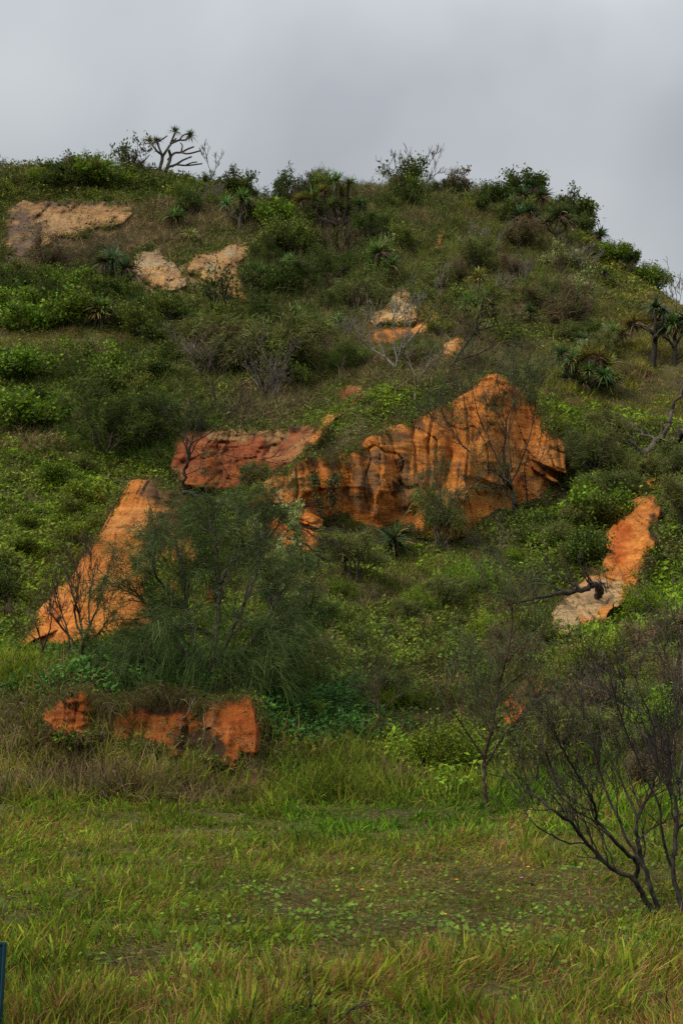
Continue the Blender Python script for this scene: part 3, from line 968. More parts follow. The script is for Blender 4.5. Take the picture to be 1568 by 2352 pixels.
# where on the hill each kind of growth dominates: x, y, rx, ry, kind, colours, height, leaf length, strength
ZONES = [
    (100, 1200, 220, 190, 'leafy', G_BRIGHT + G_MID, 0.28, 0.075, 1.2),
    (60, 1180, 220, 170, 'grass', G_YEL + G_BRIGHT, 0.32, 0.30, 0.7),
    (150, 900, 330, 110, 'leafy', G_MID + G_BRIGHT[:1], 0.45, 0.07, 1.0),
    (330, 850, 260, 90, 'fine', G_GREY + G_MID, 0.5, 0.20, 0.8),
    (120, 780, 200, 30, 'grass', G_YEL + DRY, 0.22, 0.22, 1.3),
    (60, 660, 160, 70, 'leafy', G_MID + G_DARK, 0.5, 0.07, 0.9),
    (330, 700, 300, 70, 'leafy', G_DARK + G_MID, 0.5, 0.065, 0.8),
    (120, 590, 160, 50, 'fine', BROWN + G_DARK, 0.5, 0.2, 0.7),
    (180, 420, 260, 36, 'leafy', G_MID + G_YEL[1:2] + G_DARK, 0.9, 0.07, 1.2),
    (120, 415, 200, 26, 'fine', BROWN + G_DARK, 0.6, 0.2, 0.7),
    (460, 520, 190, 50, 'fine', BROWN + DRY + G_GREY, 0.35, 0.2, 1.0),
    (450, 440, 140, 35, 'leafy', G_DARK + G_MID, 0.8, 0.07, 0.9),
    (700, 620, 190, 140, 'fine', G_DARK + G_GREY + BROWN[:1], 0.6, 0.22, 1.1),
    (680, 560, 230, 110, 'leafy', G_DARK + G_MID, 0.45, 0.07, 0.8),
    (900, 500, 200, 70, 'fine', BROWN[:1] + G_DARK + G_GREY + G_MID[:2], 0.85, 0.22, 1.0),
    (1120, 500, 150, 50, 'grass', G_YEL + G_MID + BROWN[:1], 0.25, 0.2, 0.8),
    (1130, 620, 240, 90, 'fine', BROWN[:1] + G_GREY + G_MID, 0.4, 0.2, 1.0),
    (1150, 720, 260, 110, 'leafy', G_GREY + G_MID, 0.35, 0.06, 0.8),
    (1150, 690, 260, 110, 'grass', DRY + G_YEL, 0.25, 0.22, 0.6),
    (1420, 600, 110, 90, 'leafy', G_MID + G_YEL[:1], 0.4, 0.07, 1.0),
    (1400, 700, 160, 80, 'grass', DRY + G_YEL, 0.25, 0.22, 0.8),
    (640, 800, 260, 90, 'fine', G_GREY + BROWN + G_MID, 0.6, 0.22, 1.0),
    (1000, 800, 190, 70, 'fine', G_GREY + BROWN, 0.5, 0.2, 0.9),
    (1450, 880, 190, 90, 'grass', G_YEL + G_YEL + DRY[:1] + G_MID[:2], 0.36, 0.32, 2.2),
    (1380, 950, 130, 50, 'leafy', G_BRIGHT, 0.3, 0.08, 1.0),
    (870, 960, 190, 60, 'leafy', G_MID + G_BRIGHT, 0.22, 0.06, 1.4),
    (760, 1010, 120, 40, 'grass', DRY + G_YEL, 0.2, 0.2, 0.6),
    (620, 930, 160, 40, 'fine', G_GREY + BROWN, 0.4, 0.2, 0.9),
    (250, 990, 200, 60, 'fine', G_DARK, 0.6, 0.25, 1.2),
    (80, 1010, 140, 24, 'fine', BROWN + DRY, 0.3, 0.2, 0.9),
    (1420, 1080, 150, 80, 'leafy', G_MID + G_DARK, 0.4, 0.075, 1.0),
    (1300, 1230, 170, 90, 'leafy', G_MID + G_DARK + G_BRIGHT[:1], 0.35, 0.075, 1.1),
    (1300, 1160, 150, 60, 'fine', BROWN + G_DARK, 0.35, 0.2, 0.6),
    (950, 1350, 230, 150, 'grass', G_MID + G_YEL[1:2] + DRY[1:], 0.38, 0.36, 1.2),
    (900, 1290, 120, 40, 'leafy', G_BRIGHT, 0.3, 0.08, 0.7),
    (900, 1500, 260, 120, 'leafy', G_MID + G_BRIGHT[:2], 0.32, 0.07, 1.2),
    (1000, 1560, 300, 150, 'grass', G_MID + BROWN, 0.42, 0.4, 1.0),
    (1450, 1430, 140, 70, 'leafy', G_BRIGHT, 0.4, 0.08, 1.0),
    (1420, 1560, 190, 120, 'grass', G_MID + DRY + BROWN, 0.45, 0.4, 1.0),
    (1400, 1750, 220, 110, 'grass', G_DARK + BROWN + G_MID, 0.5, 0.42, 1.2),
    (1250, 1700, 160, 90, 'leafy', G_DARK + G_MID, 0.4, 0.07, 0.8),
    (760, 1640, 130, 70, 'leafy', [(0.04, 0.10, 0.02), (0.03, 0.08, 0.018)], 0.35, 0.07, 1.3),
    (740, 1450, 90, 100, 'fine', G_DARK + BROWN, 0.5, 0.25, 0.9),
    (60, 1540, 180, 45, 'grass', G_BRIGHT + G_YEL[:2], 0.4, 0.36, 1.4),
    (230, 1565, 150, 45, 'leafy', [(0.05, 0.12, 0.02), (0.04, 0.095, 0.02)], 0.3, 0.075, 1.3),
    (250, 1750, 330, 60, 'grass', DRY + BROWN[:1] + G_MID + G_YEL + G_YEL, 0.42, 0.5, 1.8),
    (60, 1680, 90, 60, 'grass', DRY + G_MID, 0.5, 0.45, 1.3),
    (600, 1770, 120, 40, 'grass', G_MID + BROWN, 0.4, 0.4, 1.2),
    (880, 1800, 260, 55, 'grass', G_BRIGHT + G_YEL[:2] + G_MID, 0.36, 0.5, 1.7),
    (1000, 1760, 110, 60, 'leafy', G_BRIGHT, 0.5, 0.08, 1.0),
]
BARE = [(180, 515, 130, 44, 0.92), (45, 575, 100, 60, 0.92), (1340, 1425, 80, 60, 0.97), (1300, 1460, 50, 40, 0.95), (1430, 1340, 50, 90, 0.8), (1215, 1625, 70, 45, 0.9), (540, 1785, 90, 26, 0.75), (250, 558, 110, 22, 0.5), (560, 1800, 90, 26, 0.4),
        (945, 740, 80, 40, 0.55), (440, 630, 130, 45, 0.4), (90, 1022, 90, 16, 0.5), (640, 985, 100, 14, 0.3), (1150, 1235, 60, 20, 0.2)]
NC = 80000
cpx = rng.uniform(-160, 1728, NC)
cd = np.where(rng.random(NC) < 0.86, rng.uniform(17.5, 80, NC), rng.uniform(70, 92, NC))
cx_ = (cpx - 784) / FPX * cd * 1.0
# the same growth goes on beside the frame
NS = 26000
cd = np.concatenate([cd, rng.uniform(12, 80, NS)])
sgn = rng.choice([-1, 1], NS)
cx_ = np.concatenate([cx_, sgn * (0.31 * cd[NC:] + rng.uniform(0, 7, NS))])
NC += NS
cp = np.stack([cx_, cd, gz(cx_, cd)], -1)
zpx, zpy = proj(cp)
jx, jy = zpx + rng.normal(0, 5, NC), zpy + rng.normal(0, 5, NC)
keep = ~(in_outcrop(jx, jy) & in_outcrop(jx, jy + np.where(cd > 45, 2, 14))) & ~((cd > 45) & in_outcrop(jx, jy - 16)) & (np.abs(cp[:, 0]) < 33)
bw = np.zeros(NC)
for (bx, by, rx, ry, s) in BARE:
    bw = np.maximum(bw, blob(zpx, zpy, bx, by, rx, ry) * s)
keep &= rng.random(NC) > bw
# the meadow stays open
keep &= ~((zpy > 1850) & (zpx < 1100)) & ~(zpy > 1950)
cp, zpx, zpy = cp[keep], zpx[keep], zpy[keep]
nC = len(cp)
patch = fbm(cp[:, 0] * 0.25, cp[:, 1] * 0.25, 8.0, 3)
Wz = np.stack([blob(zpx, zpy, z[0], z[1], z[2], z[3]) * z[8] * (1 + 0.7 * vnoise(cp[:, 0] * 0.45 + 31 * i, cp[:, 1] * 0.45, i * 3.7)) for i, z in enumerate(ZONES)], 1)
Wz = np.clip(Wz, 1e-4, None) ** 2.2
cum = np.cumsum(Wz / Wz.sum(1, keepdims=True), 1)
zi = (rng.random((nC, 1)) > cum).sum(1).clip(0, len(ZONES) - 1)
SLOPE = np.stack([gz(cp[:, 0] + 0.4, cp[:, 1]) - gz(cp[:, 0] - 0.4, cp[:, 1]), gz(cp[:, 0], cp[:, 1] + 0.4) - gz(cp[:, 0], cp[:, 1] - 0.4)], -1) / 0.8
mb_leaf, mb_grass, mb_fine = MB(), MB(), MB()
mound = np.clip(0.75 + 0.6 * fbm(cp[:, 0] * 0.7, cp[:, 1] * 0.7, 3.0, 3), 0.3, 1.6)
hue = 1 + 0.28 * fbm(cp[:, 0] * 0.5, cp[:, 1] * 0.5, 6.0, 3)
for i, z in enumerate(ZONES):
    sel = np.nonzero(zi == i)[0]
    if not len(sel):
        continue
    kind, cols, H, LL = z[4], np.array(z[5]), z[6], z[7]
    k = {'leafy': 15, 'grass': 11, 'fine': 15}[kind]
    far = 0.85 + cp[sel, 1] / 50
    cc = cols[rng.integers(0, len(cols), len(sel))] * hue[sel, None]
    dead = vnoise(cp[sel, 0] * 1.1, cp[sel, 1] * 1.1, 44.0) + rng.normal(0, 0.25, len(sel)) > (0.62 if kind != 'leafy' else 0.95)
    if kind == 'leafy':
        dead &= cp[sel, 1] > 32
    cc = np.where(dead[:, None], np.array(DRY + BROWN)[rng.integers(0, 6, len(sel))], cc)
    C = np.repeat(cc, k, 0) * rng.uniform(0.7, 1.3, (len(sel) * k, 1))
    B = np.repeat(cp[sel], k, 0)
    S2 = np.repeat(SLOPE[sel], k, 0)
    Hh = np.repeat(H * mound[sel], k)
    F = np.repeat(far * rng.uniform(0.65, 1.5, len(sel)), k)
    n = len(B)
    rad = np.repeat(rng.uniform(0.12, 0.34, len(sel)) * (0.7 + cp[sel, 1] / 70), k)
    an = rng.uniform(0, 2 * math.pi, n)
    rr = np.sqrt(rng.random(n))
    ox, oy = np.cos(an) * rr * rad, np.sin(an) * rr * rad
    P = B.copy()
    P[:, 0] += ox
    P[:, 1] += oy
    P[:, 2] += np.clip(S2[:, 0] * ox + S2[:, 1] * oy, -1.0, 1.0)
    if kind == 'leafy':
        P[:, 2] += Hh * (1 - rr ** 2) * rng.uniform(0.25, 1.0, n) + 0.02
        A = rng.normal(size=(n, 3)) * [1, 1, 0.45]
        A[:, 2] += 0.35
        Nn = rng.normal(size=(n, 3)) * 0.55 + [0, -0.35, 1]
        leaves(mb_leaf, P, A, Nn, LL * 0.85 * F * rng.uniform(0.6, 1.4, n), LL * 0.85 * F * rng.uniform(0.35, 0.7, n), C)
    elif kind == 'grass':
        P[:, 2] -= 0.02
        D = rng.normal(size=(n, 3)) * [0.42, 0.42, 0.1] + [0, -0.12, 1]
        ln = Hh * rng.uniform(0.6, 1.5, n)
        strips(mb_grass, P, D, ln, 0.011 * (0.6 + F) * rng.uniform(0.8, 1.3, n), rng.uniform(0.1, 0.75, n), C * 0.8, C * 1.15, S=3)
    else:
        P[:, 2] += Hh * (1 - rr ** 2) * rng.uniform(0.0, 0.8, n)
        D = rng.normal(size=(n, 3)) * [0.7, 0.7, 0.5] + [ox.mean(), 0, 0.7]
        strips(mb_fine, P, D, LL * F * rng.uniform(0.6, 1.4, n), 0.010 * (0.5 + F) * rng.uniform(0.7, 1.3, n), rng.uniform(0.0, 0.6, n), C, C * 1.1, S=2)
tag(mb_leaf.build("ground_cover", M_LEAF, smooth=False), 'low leafy creepers and scrub covering the slope', 'ground cover', kind='stuff')
tag(mb_grass.build("slope_grass", M_GRASS), 'rank grass tufts growing over the slope and gully', 'grass', kind='stuff')
tag(mb_fine.build("twiggy_undergrowth", M_FINE), 'wiry grey-green and brown undergrowth on the upper slope', 'undergrowth', kind='stuff')

# ------------------------------------------------------------------ the meadow in front
NB = 190000
bpx = rng.uniform(-200, 1768, NB)
u = rng.random(NB)
d0, d1 = 5.2, 20.5
bd = (d0 ** -0.2 + u * (d1 ** -0.2 - d0 ** -0.2)) ** (-1 / 0.2)     # denser near by
bx = (bpx - 784) / FPX * bd
NX2, NX3 = 90000, 42000
bd = np.concatenate([bd, rng.uniform(4.2, 20.5, NX2), rng.uniform(14.0, 21.5, NX3)])
bx = np.concatenate([bx, rng.choice([-1, 1], NX2) * (0.315 * bd[NB:NB + NX2] + rng.uniform(0, 5.5, NX2)), bd[NB + NX2:] * rng.uniform(-0.31, 0.31, NX3)])
NB += NX2 + NX3
bx = bx + rng.normal(size=NB) * 0.02
B = np.stack([bx, bd, gz(bx, bd)], -1)
tpx, tpy = proj(B)
tpx = np.clip(tpx, -60, 1628)
turf = np.clip(blob(tpx, tpy, 1010, 2075, 400, 100) * 1.6 + 0.4 * fbm(bx * 1.1, bd * 1.1, 1.0, 3), 0, 1)
turf = np.where(tpy > 2230, turf * 0.35, turf)
turf = np.where((tpx < 420), turf * 0.4, turf)
clump = fbm(bx * 2.2, bd * 2.2, 5.0, 3)
clump2 = fbm(bx * 0.6, bd * 0.6, 9.0, 3)
keep = (rng.random(NB) < np.clip(0.72 + 0.45 * clump + 0.8 * turf, 0.45, 1)) & ~in_outcrop(tpx, tpy) & ~((tpy < 1822 + 22 * clump2) & (tpx < 620))
hgt = (0.125 + 0.085 * clump + 0.04 * clump2)
hgt = hgt * np.where(tpy > 2200, 1.1, 1.0) * np.where((tpx > 1200) & (tpy < 2000), 1.6, 1.0) * np.where((tpy < 1880), 1.25, 1.0)
hgt = np.clip(hgt, 0.05, 0.5) * rng.uniform(0.5, 1.5, NB) * (1 - 0.5 * turf)
pal = np.array([(0.135, 0.195, 0.012), (0.095, 0.165, 0.012), (0.19, 0.225, 0.02), (0.062, 0.122, 0.014), (0.22, 0.13, 0.04), (0.17, 0.08, 0.028), (0.24, 0.18, 0.06)])
br = np.clip(0.26 + 0.2 * clump2 + 0.26 * turf + 0.24 * (tpy > 2230) + 0.2 * vnoise(bx * 3, bd * 3, 2.0), 0.08, 0.85)
isb = rng.random(NB) < br
ci = np.where(isb, rng.integers(4, 7, NB), rng.integers(0, 4, NB))
C = pal[ci] * rng.uniform(0.6, 1.3, (NB, 1)) * (1 + 0.25 * clump2)[:, None]
# the far strip of the meadow is lusher
C = np.where(((tpx > 650) & (tpy < 1930) & ~isb)[:, None], C * [0.8, 1.08, 1.0], C)
lean = np.stack([0.32 * fbm(bx * 1.3, bd * 1.3, 12.0, 2) + 0.10, 0.3 * fbm(bx * 1.3, bd * 1.3, 15.0, 2) - 0.08], -1)
D = rng.normal(size=(NB, 3)) * [0.42, 0.42, 0.1] + [0, 0, 1]
D[:, :2] += lean * np.where(tpy > 2230, 0.5, 1.0)[:, None]
bend = rng.uniform(0.1, 1.15, NB) * np.where(tpy > 2230, 0.5, 1.0)
wid = np.where(isb, 0.0055, 0.0095) * rng.uniform(0.6, 1.4, NB) * (1 - 0.4 * turf) * (0.8 + bd / 30) * np.where(rng.random(NB) < 0.14, 1.9, 1.0)
flat = vnoise(bx * 0.9, bd * 0.9, 71.0) > 0.35
D[flat, :2] += [0.35, -0.2]
k = keep
mb = MB()
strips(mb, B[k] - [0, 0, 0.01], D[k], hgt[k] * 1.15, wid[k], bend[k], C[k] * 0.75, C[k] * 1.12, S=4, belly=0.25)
# thatch lying in the grass, and the short nap of the turf
nt_ = 46000
tx = rng.uniform(-200, 1768, nt_)
td = (d0 ** -0.2 + rng.random(nt_) * (d1 ** -0.2 - d0 ** -0.2)) ** (-1 / 0.2)
tx = (tx - 784) / FPX * td
TB = np.stack([tx, td, gz(tx, td) + rng.uniform(0.004, 0.05, nt_)], -1)
cth = np.array([(0.15, 0.10, 0.05), (0.10, 0.065, 0.035), (0.20, 0.155, 0.08), (0.09, 0.10, 0.025)])[rng.integers(0, 4, nt_)] * rng.uniform(0.6, 1.2, (nt_, 1))
strips(mb, TB, rng.normal(size=(nt_, 3)) * [1, 1, 0.18], rng.uniform(0.04, 0.13, nt_), rng.uniform(0.003, 0.008, nt_), 0.1, cth, cth, S=2)
ns_ = 70000
sx_, sy_ = rng.normal(1010, 330, ns_), rng.normal(2075, 75, ns_)
sd_ = np.interp(sy_, [1880, 1950, 2050, 2150, 2250, 2352], hitd([1000] * 6, [1880, 1950, 2050, 2150, 2250, 2352]))
sxw = (sx_ - 784) / FPX * sd_
SB = np.stack([sxw, sd_, gz(sxw, sd_) - 0.005], -1)
pt = vnoise(sxw * 1.7, sd_ * 1.7, 81.0)
cs_ = np.where((rng.random(ns_) + pt * 0.4 > 0.55)[:, None], np.array((0.145, 0.095, 0.045)), np.array((0.115, 0.135, 0.028))) * rng.uniform(0.6, 1.3, (ns_, 1))
strips(mb, SB, rng.normal(size=(ns_, 3)) * [0.8, 0.8, 0.2] + [0, 0, 1], rng.uniform(0.025, 0.075, ns_), rng.uniform(0.003, 0.006, ns_), rng.uniform(0.2, 1.0, ns_), cs_ * 0.8, cs_, S=2)
tag(mb.build("meadow_grass", M_GRASS), 'long yellow-green grass with reddish stalks in the front meadow', 'grass', kind='stuff')

# beach creeper with round leaves over the short turf
mb = MB()
spots = []
for _ in range(190):
    x_, y_ = rng.normal(960, 430), rng.normal(2110, 85)
    if y_ < 1975:
        continue
    spots.append((x_, y_))
for (x_, y_) in [(560, 2050), (600, 2090), (660, 2060), (700, 2100), (1280, 2005), (1310, 2000), (1340, 2015), (1060, 2120), (1180, 2160), (400, 2050),
                 (120, 2290), (60, 2310), (430, 2260), (520, 2250), (1440, 2190), (1460, 2200), (1180, 2110), (1330, 2110), (900, 2200), (820, 2150)]:
    spots += [(x_, y_)] * 2
for _ in range(90):
    spots.append((rng.uniform(0, 1568), rng.uniform(1930, 2330)))
dd = hitd([s[0] for s in spots], [s[1] for s in spots])
pp = P3([s[0] for s in spots], [s[1] for s in spots], dd)
for p in pp:
    if math.isnan(p[1]):
        continue
    n = int(rng.integers(3, 18))
    q = p + np.stack([rng.normal(0, 0.10, n), rng.normal(0, 0.14, n), rng.uniform(0.03, 0.10, n)], -1)
    q[:, 2] = gz(q[:, 0], q[:, 1]) + rng.uniform(0.0, 0.09, n)
    A = rng.normal(size=(n, 3)) * [1, 1, 0.3]
    Nn = rng.normal(size=(n, 3)) * 0.4 + [0, -0.5, 1]
    c = np.array([(0.05, 0.105, 0.012), (0.065, 0.13, 0.014), (0.035, 0.075, 0.014), (0.10, 0.16, 0.018)])[rng.integers(0, 4, n)] * rng.uniform(0.8, 1.2, (n, 1))
    ln = rng.uniform(0.02, 0.055, n)
    leaves(mb, q, A, Nn, ln, ln * 0.95, c, 0.12)
tag(mb.build("creeping_vines", M_LEAF, smooth=False), 'round-leaved creeping vine over the short meadow turf', 'vine', kind='stuff')

# growth creeping over the rims of the clay faces
mbg, mbl = MB(), MB()
for (poly, X, Y, d, INS, D, step) in SURF:
    per = np.linalg.norm(np.roll(poly, -1, 0) - poly, axis=1).sum()
    dm = float(np.mean(d))
    n = int(per * 2.6)
    i = rng.integers(0, len(poly), n)
    q = poly[i] + (np.roll(poly, -1, 0)[i] - poly[i]) * rng.random((n, 1))
    cen = poly.mean(0)
    patchy = vnoise(q[:, 0] / 38.0, q[:, 1] / 38.0, 3.3) + 0.35 * vnoise(q[:, 0] / 12.0, q[:, 1] / 12.0, 5.3)
    small = per < 420
    ok = patchy + rng.normal(0, 0.2, n) > (0.12 if small else 0.1)
    q = q[ok] + rng.normal(0, 1.8 if small else 3.5, (ok.sum(), 2)) + (cen - q[ok]) * (rng.random((ok.sum(), 1)) ** 2) * np.clip(patchy[ok, None] - 0.1, 0, 1) * (0.03 if small else 0.10)
    if cen[1] < 800 or poly[:, 0].min() < 110:               # tufts rooted on the bare faces too
        m_ = int(per * (0.9 if cen[1] < 800 else 0.35))
        r_ = np.stack([rng.uniform(poly[:, 0].min(), poly[:, 0].max(), m_), rng.uniform(poly[:, 1].min(), poly[:, 1].max(), m_)], 1)
        pk = vnoise(r_[:, 0] / 26.0, r_[:, 1] / 14.0, 13.3) + rng.normal(0, 0.15, m_) > 0.22
        q = np.concatenate([q, r_[in_outcrop(r_[:, 0], r_[:, 1]) & pk]])
    n = len(q)
    iy = np.clip(((q[:, 1] - Y[0, 0]) / step).round().astype(int), 0, X.shape[0] - 1)
    ix = np.clip(((q[:, 0] - X[0, 0]) / step).round().astype(int), 0, X.shape[1] - 1)
    inside = INS[iy, ix]
    # outside the outline the rim depth of the nearest inside column is used
    G = hitd(q[:, 0], q[:, 1])
    dd_ = np.where(inside, d[iy, ix], np.where(np.isnan(G), d[iy, ix], np.minimum(G, d[iy, ix] + 1.5)))
    P = P3(q[:, 0], q[:, 1], dd_ - 0.03)
    sc = dd_ / 38
    half = rng.random(n) < 0.6
    k = 7
    Pg = np.repeat(P[half], k, 0) + rng.normal(size=(half.sum() * k, 3)) * 0.05
    m = len(Pg)
    top = np.repeat(np.where(q[half, 1] < cen[1], -0.5, 0.7), k)
    Dg = rng.normal(size=(m, 3)) * [0.6, 0.5, 0.4] + np.stack([np.zeros(m), np.full(m, -0.5), top], -1)
    c = np.array(DRY + BROWN + BROWN + G_MID + G_YEL[:1])[rng.integers(0, 14, half.sum())]
    c = np.repeat(c, k, 0) * rng.uniform(0.6, 1.2, (m, 1))
    strips(mbg, Pg, Dg, np.repeat(0.10 + 0.16 * sc[half], k) * rng.uniform(0.5, 1.4, m), np.repeat(0.006 + 0.010 * sc[half], k), rng.uniform(0.2, 1.2, m), c, c * 0.9, S=3)
    Pl = np.repeat(P[~half], 8, 0)
    m = len(Pl)
    Pl = Pl + rng.normal(size=(m, 3)) * [0.12, 0.06, 0.08] * np.repeat(0.4 + 0.6 * sc[~half], 8)[:, None]
    c = np.array(G_MID + G_DARK + G_BRIGHT[:1])[rng.integers(0, 8, (~half).sum())]
    c = np.repeat(c, 8, 0) * rng.uniform(0.7, 1.25, (m, 1))
    A = rng.normal(size=(m, 3)) + [0, -0.4, 0]
    ln = np.repeat(0.03 + 0.045 * sc[~half], 8) * rng.uniform(0.7, 1.4, m)
    leaves(mbl, Pl, A, rng.normal(size=(m, 3)) * 0.6 + [0, -0.6, 0.6], ln, ln * 0.6, c)
tag(mbg.build("dry_grass", M_GRASS), 'dry grass clinging to the rims of the clay faces', 'grass', kind='stuff')
tag(mbl.build("trailing_creepers", M_LEAF, smooth=False), 'small-leaved creepers trailing over the rims of the clay faces', 'creepers', kind='stuff')

# ------------------------------------------------------------------ woody plants
def grow(mb, p, d, Lg, r, level, tips, col=(1, 1, 1), up=0.15, wander=0.22, kids=3, spread=0.75, k=4, taper=0.45, shrink=0.62, minr=0.0025):
    """one branch with its side branches; the ends are kept in tips"""
    n = 5 if level else 4
    d = unit(np.asarray(d, float))
    P = [np.asarray(p, float)]
    dirs = [d]
    for i in range(n):
        d = unit(d + rng.normal(size=3) * wander + np.array([0, 0, up]))
        P.append(P[-1] + d * Lg / n)
        dirs.append(d)
    P = np.array(P)
    rad = np.maximum(r * np.linspace(1, taper, n + 1), minr)
    tube(mb, P, rad, k if r > 0.012 else 3, col)
    if level == 0:
        for i in range(1, n + 1):
            tips.append((P[i], dirs[i]))
        return
    for _ in range(kids):
        t = rng.uniform(0.3, 1.0)
        i = min(n, max(1, int(t * n + 0.5)))
        side = unit(rng.normal(size=3))
        nd = unit(dirs[i] + side * spread * rng.uniform(0.6, 1.3))
        grow(mb, P[i], nd, Lg * shrink * rng.uniform(0.7, 1.2), rad[i] * 0.62, level - 1, tips, col, up, wander, kids, spread, k, taper, shrink, minr)


def stems(mb, base, lines, d, tips, twigs=(2, 3), Lt=0.5, depth=0.12, col=(1, 1, 1), spread=0.7, up=0.12, per=0.3, kids=3, k=6, minr=0.003, shrink=0.62):
    """main stems read off the picture (given as picture points and a thickness), at depth d, then grown twigs"""
    for ln in lines:
        pts_, r0, r1 = ln[0], ln[1], ln[2]
        dd_ = ln[3] if len(ln) > 3 else 0.0
        m = len(pts_)
        off = np.linspace(0, 1, m) * dd_ + np.concatenate([[0], rng.normal(size=m - 1) * depth]) * np.linspace(0, 1, m)
        W = P3([q[0] for q in pts_], [q[1] for q in pts_], d + off) - base
        n = max(6, m * 4)
        S = smooth_line(W, n)
        rad = np.linspace(r0, r1, n)
        S[1:] += rng.normal(size=(n - 1, 3)) * r1 * 0.8
        tube(mb, S, rad, k, col)
        Ls = np.linalg.norm(np.diff(S, axis=0), axis=1).sum()
        cnt = int(max(2, Ls / per))
        for j in range(cnt):
            i = int(rng.uniform(0.3, 1.0) * (n - 1))
            t = unit(S[min(i + 1, n - 1)] - S[max(i - 1, 0)])
            nd = unit(t + unit(rng.normal(size=3)) * spread)
            grow(mb, S[i], nd, Lt * rng.uniform(0.5, 1.25), max(rad[i] * 0.5, minr), twigs[0], tips, col, up, 0.2, kids, spread, 4, 0.5, shrink, minr)
        tips.append((S[-1], unit(S[-1] - S[-2])))


def needles(mb, tips, per, Ln, W, cols, droop=0.7, upf=0.1, jit=0.05, spread=0.6):
    """weeping needle bunches at the twig ends"""
    if not tips:
        return
    cols = np.array(cols)
    T = np.array([t[0] for t in tips])
    Dd = np.array([t[1] for t in tips])
    P = np.repeat(T, per, 0)
    D = np.repeat(Dd, per, 0)
    n = len(P)
    P = P + rng.normal(size=(n, 3)) * jit
    D = unit(D + rng.normal(size=(n, 3)) * spread + [0, 0, upf])
    bc = np.repeat(cols[rng.integers(0, len(cols), len(T))] * rng.uniform(0.75, 1.25, (len(T), 1)), per, 0)
    c = bc * rng.uniform(0.8, 1.2, (n, 1))
    strips(mb, P, D, Ln * rng.uniform(0.5, 1.3, n), W * rng.uniform(0.7, 1.3, n), droop * rng.uniform(0.4, 1.3, n), c, c * 1.15, S=3, tipw=0.4)


def leafage(mb, tips, per, Ln, cols, jit=0.08, ratio=0.5, upf=0.3):
    if not tips:
        return
    cols = np.array(cols)
    T = np.array([t[0] for t in tips])
    Dd = np.array([t[1] for t in tips])
    P = np.repeat(T, per, 0)
    n = len(P)
    P = P + rng.normal(size=(n, 3)) * jit
    A = unit(np.repeat(Dd, per, 0) * 0.5 + rng.normal(size=(n, 3)) * 0.8 + [0, 0, upf])
    bc = np.repeat(cols[rng.integers(0, len(cols), len(T))] * rng.uniform(0.75, 1.3, (len(T), 1)), per, 0)
    c = bc * rng.uniform(0.8, 1.2, (n, 1))
    Nn = rng.normal(size=(n, 3)) * 0.7 + [0, -0.3, 0.8]
    L_ = Ln * rng.uniform(0.7, 1.3, n)
    leaves(mb, P, A, Nn, L_, L_ * ratio, c)


# --- kinds of shrub, each about one metre tall at its own origin
def proto_shrub(name, label, kind, cols, seed, bark=M_BARK, wide=0.55):
    global rng
    keep_ = rng
    rng = np.random.default_rng(seed)
    t = thing(name, label, 'shrub')
    st, fo, tips = MB(), MB(), []
    ns = {'needle': 7, 'leafy': 7, 'bare': 9, 'dome': 9, 'open': 6, 'fineleaf': 8}[kind]
    for i in range(ns):
        a = 2 * math.pi * (i + rng.random()) / ns
        o = rng.uniform(0.3, 1.0) * wide
        D = np.array([math.cos(a) * o * 1.5, math.sin(a) * o * 1.5, 1.0 if kind != 'dome' else 0.75])
        grow(st, [math.cos(a) * 0.03, math.sin(a) * 0.03, -0.06], D, {'dome': 0.42}.get(kind, 0.55) * rng.uniform(0.75, 1.15), 0.018, 2, tips,
             up=0.08, wander=0.2, kids=4 if kind != 'open' else 3, spread=0.65, shrink=0.55, minr=0.0035)
    if kind == 'needle':
        needles(fo, tips, 9, 0.115, 0.009, cols, droop=0.5, upf=0.3, jit=0.04, spread=0.7)
    elif kind == 'leafy':
        leafage(fo, tips, 4, 0.062, cols, jit=0.055)
    elif kind == 'dome':
        leafage(fo, tips, 5, 0.06, cols, jit=0.06, ratio=0.65)
    elif kind == 'fineleaf':
        leafage(fo, tips, 12, 0.034, cols, jit=0.06, ratio=0.6)
    elif kind == 'open':
        leafage(fo, tips[::2], 4, 0.07, cols, jit=0.05)
    elif kind == 'bare':
        leafage(fo, tips[::7], 2, 0.04, cols, jit=0.05)
    # one metre tall, whatever grew
    top = max(float(np.quantile(np.concatenate(fo.v)[:, 2], 0.985)) if fo.v else 0, float(np.quantile(np.concatenate(st.v)[:, 2], 0.99)))
    for m_ in (st, fo):
        m_.v = [v_ / top for v_ in m_.v]
    st.build('branches', bark, t)
    fo.build('foliage', M_FINE if kind == 'needle' else M_LEAF, t, smooth=False)
    rng = keep_
    return t


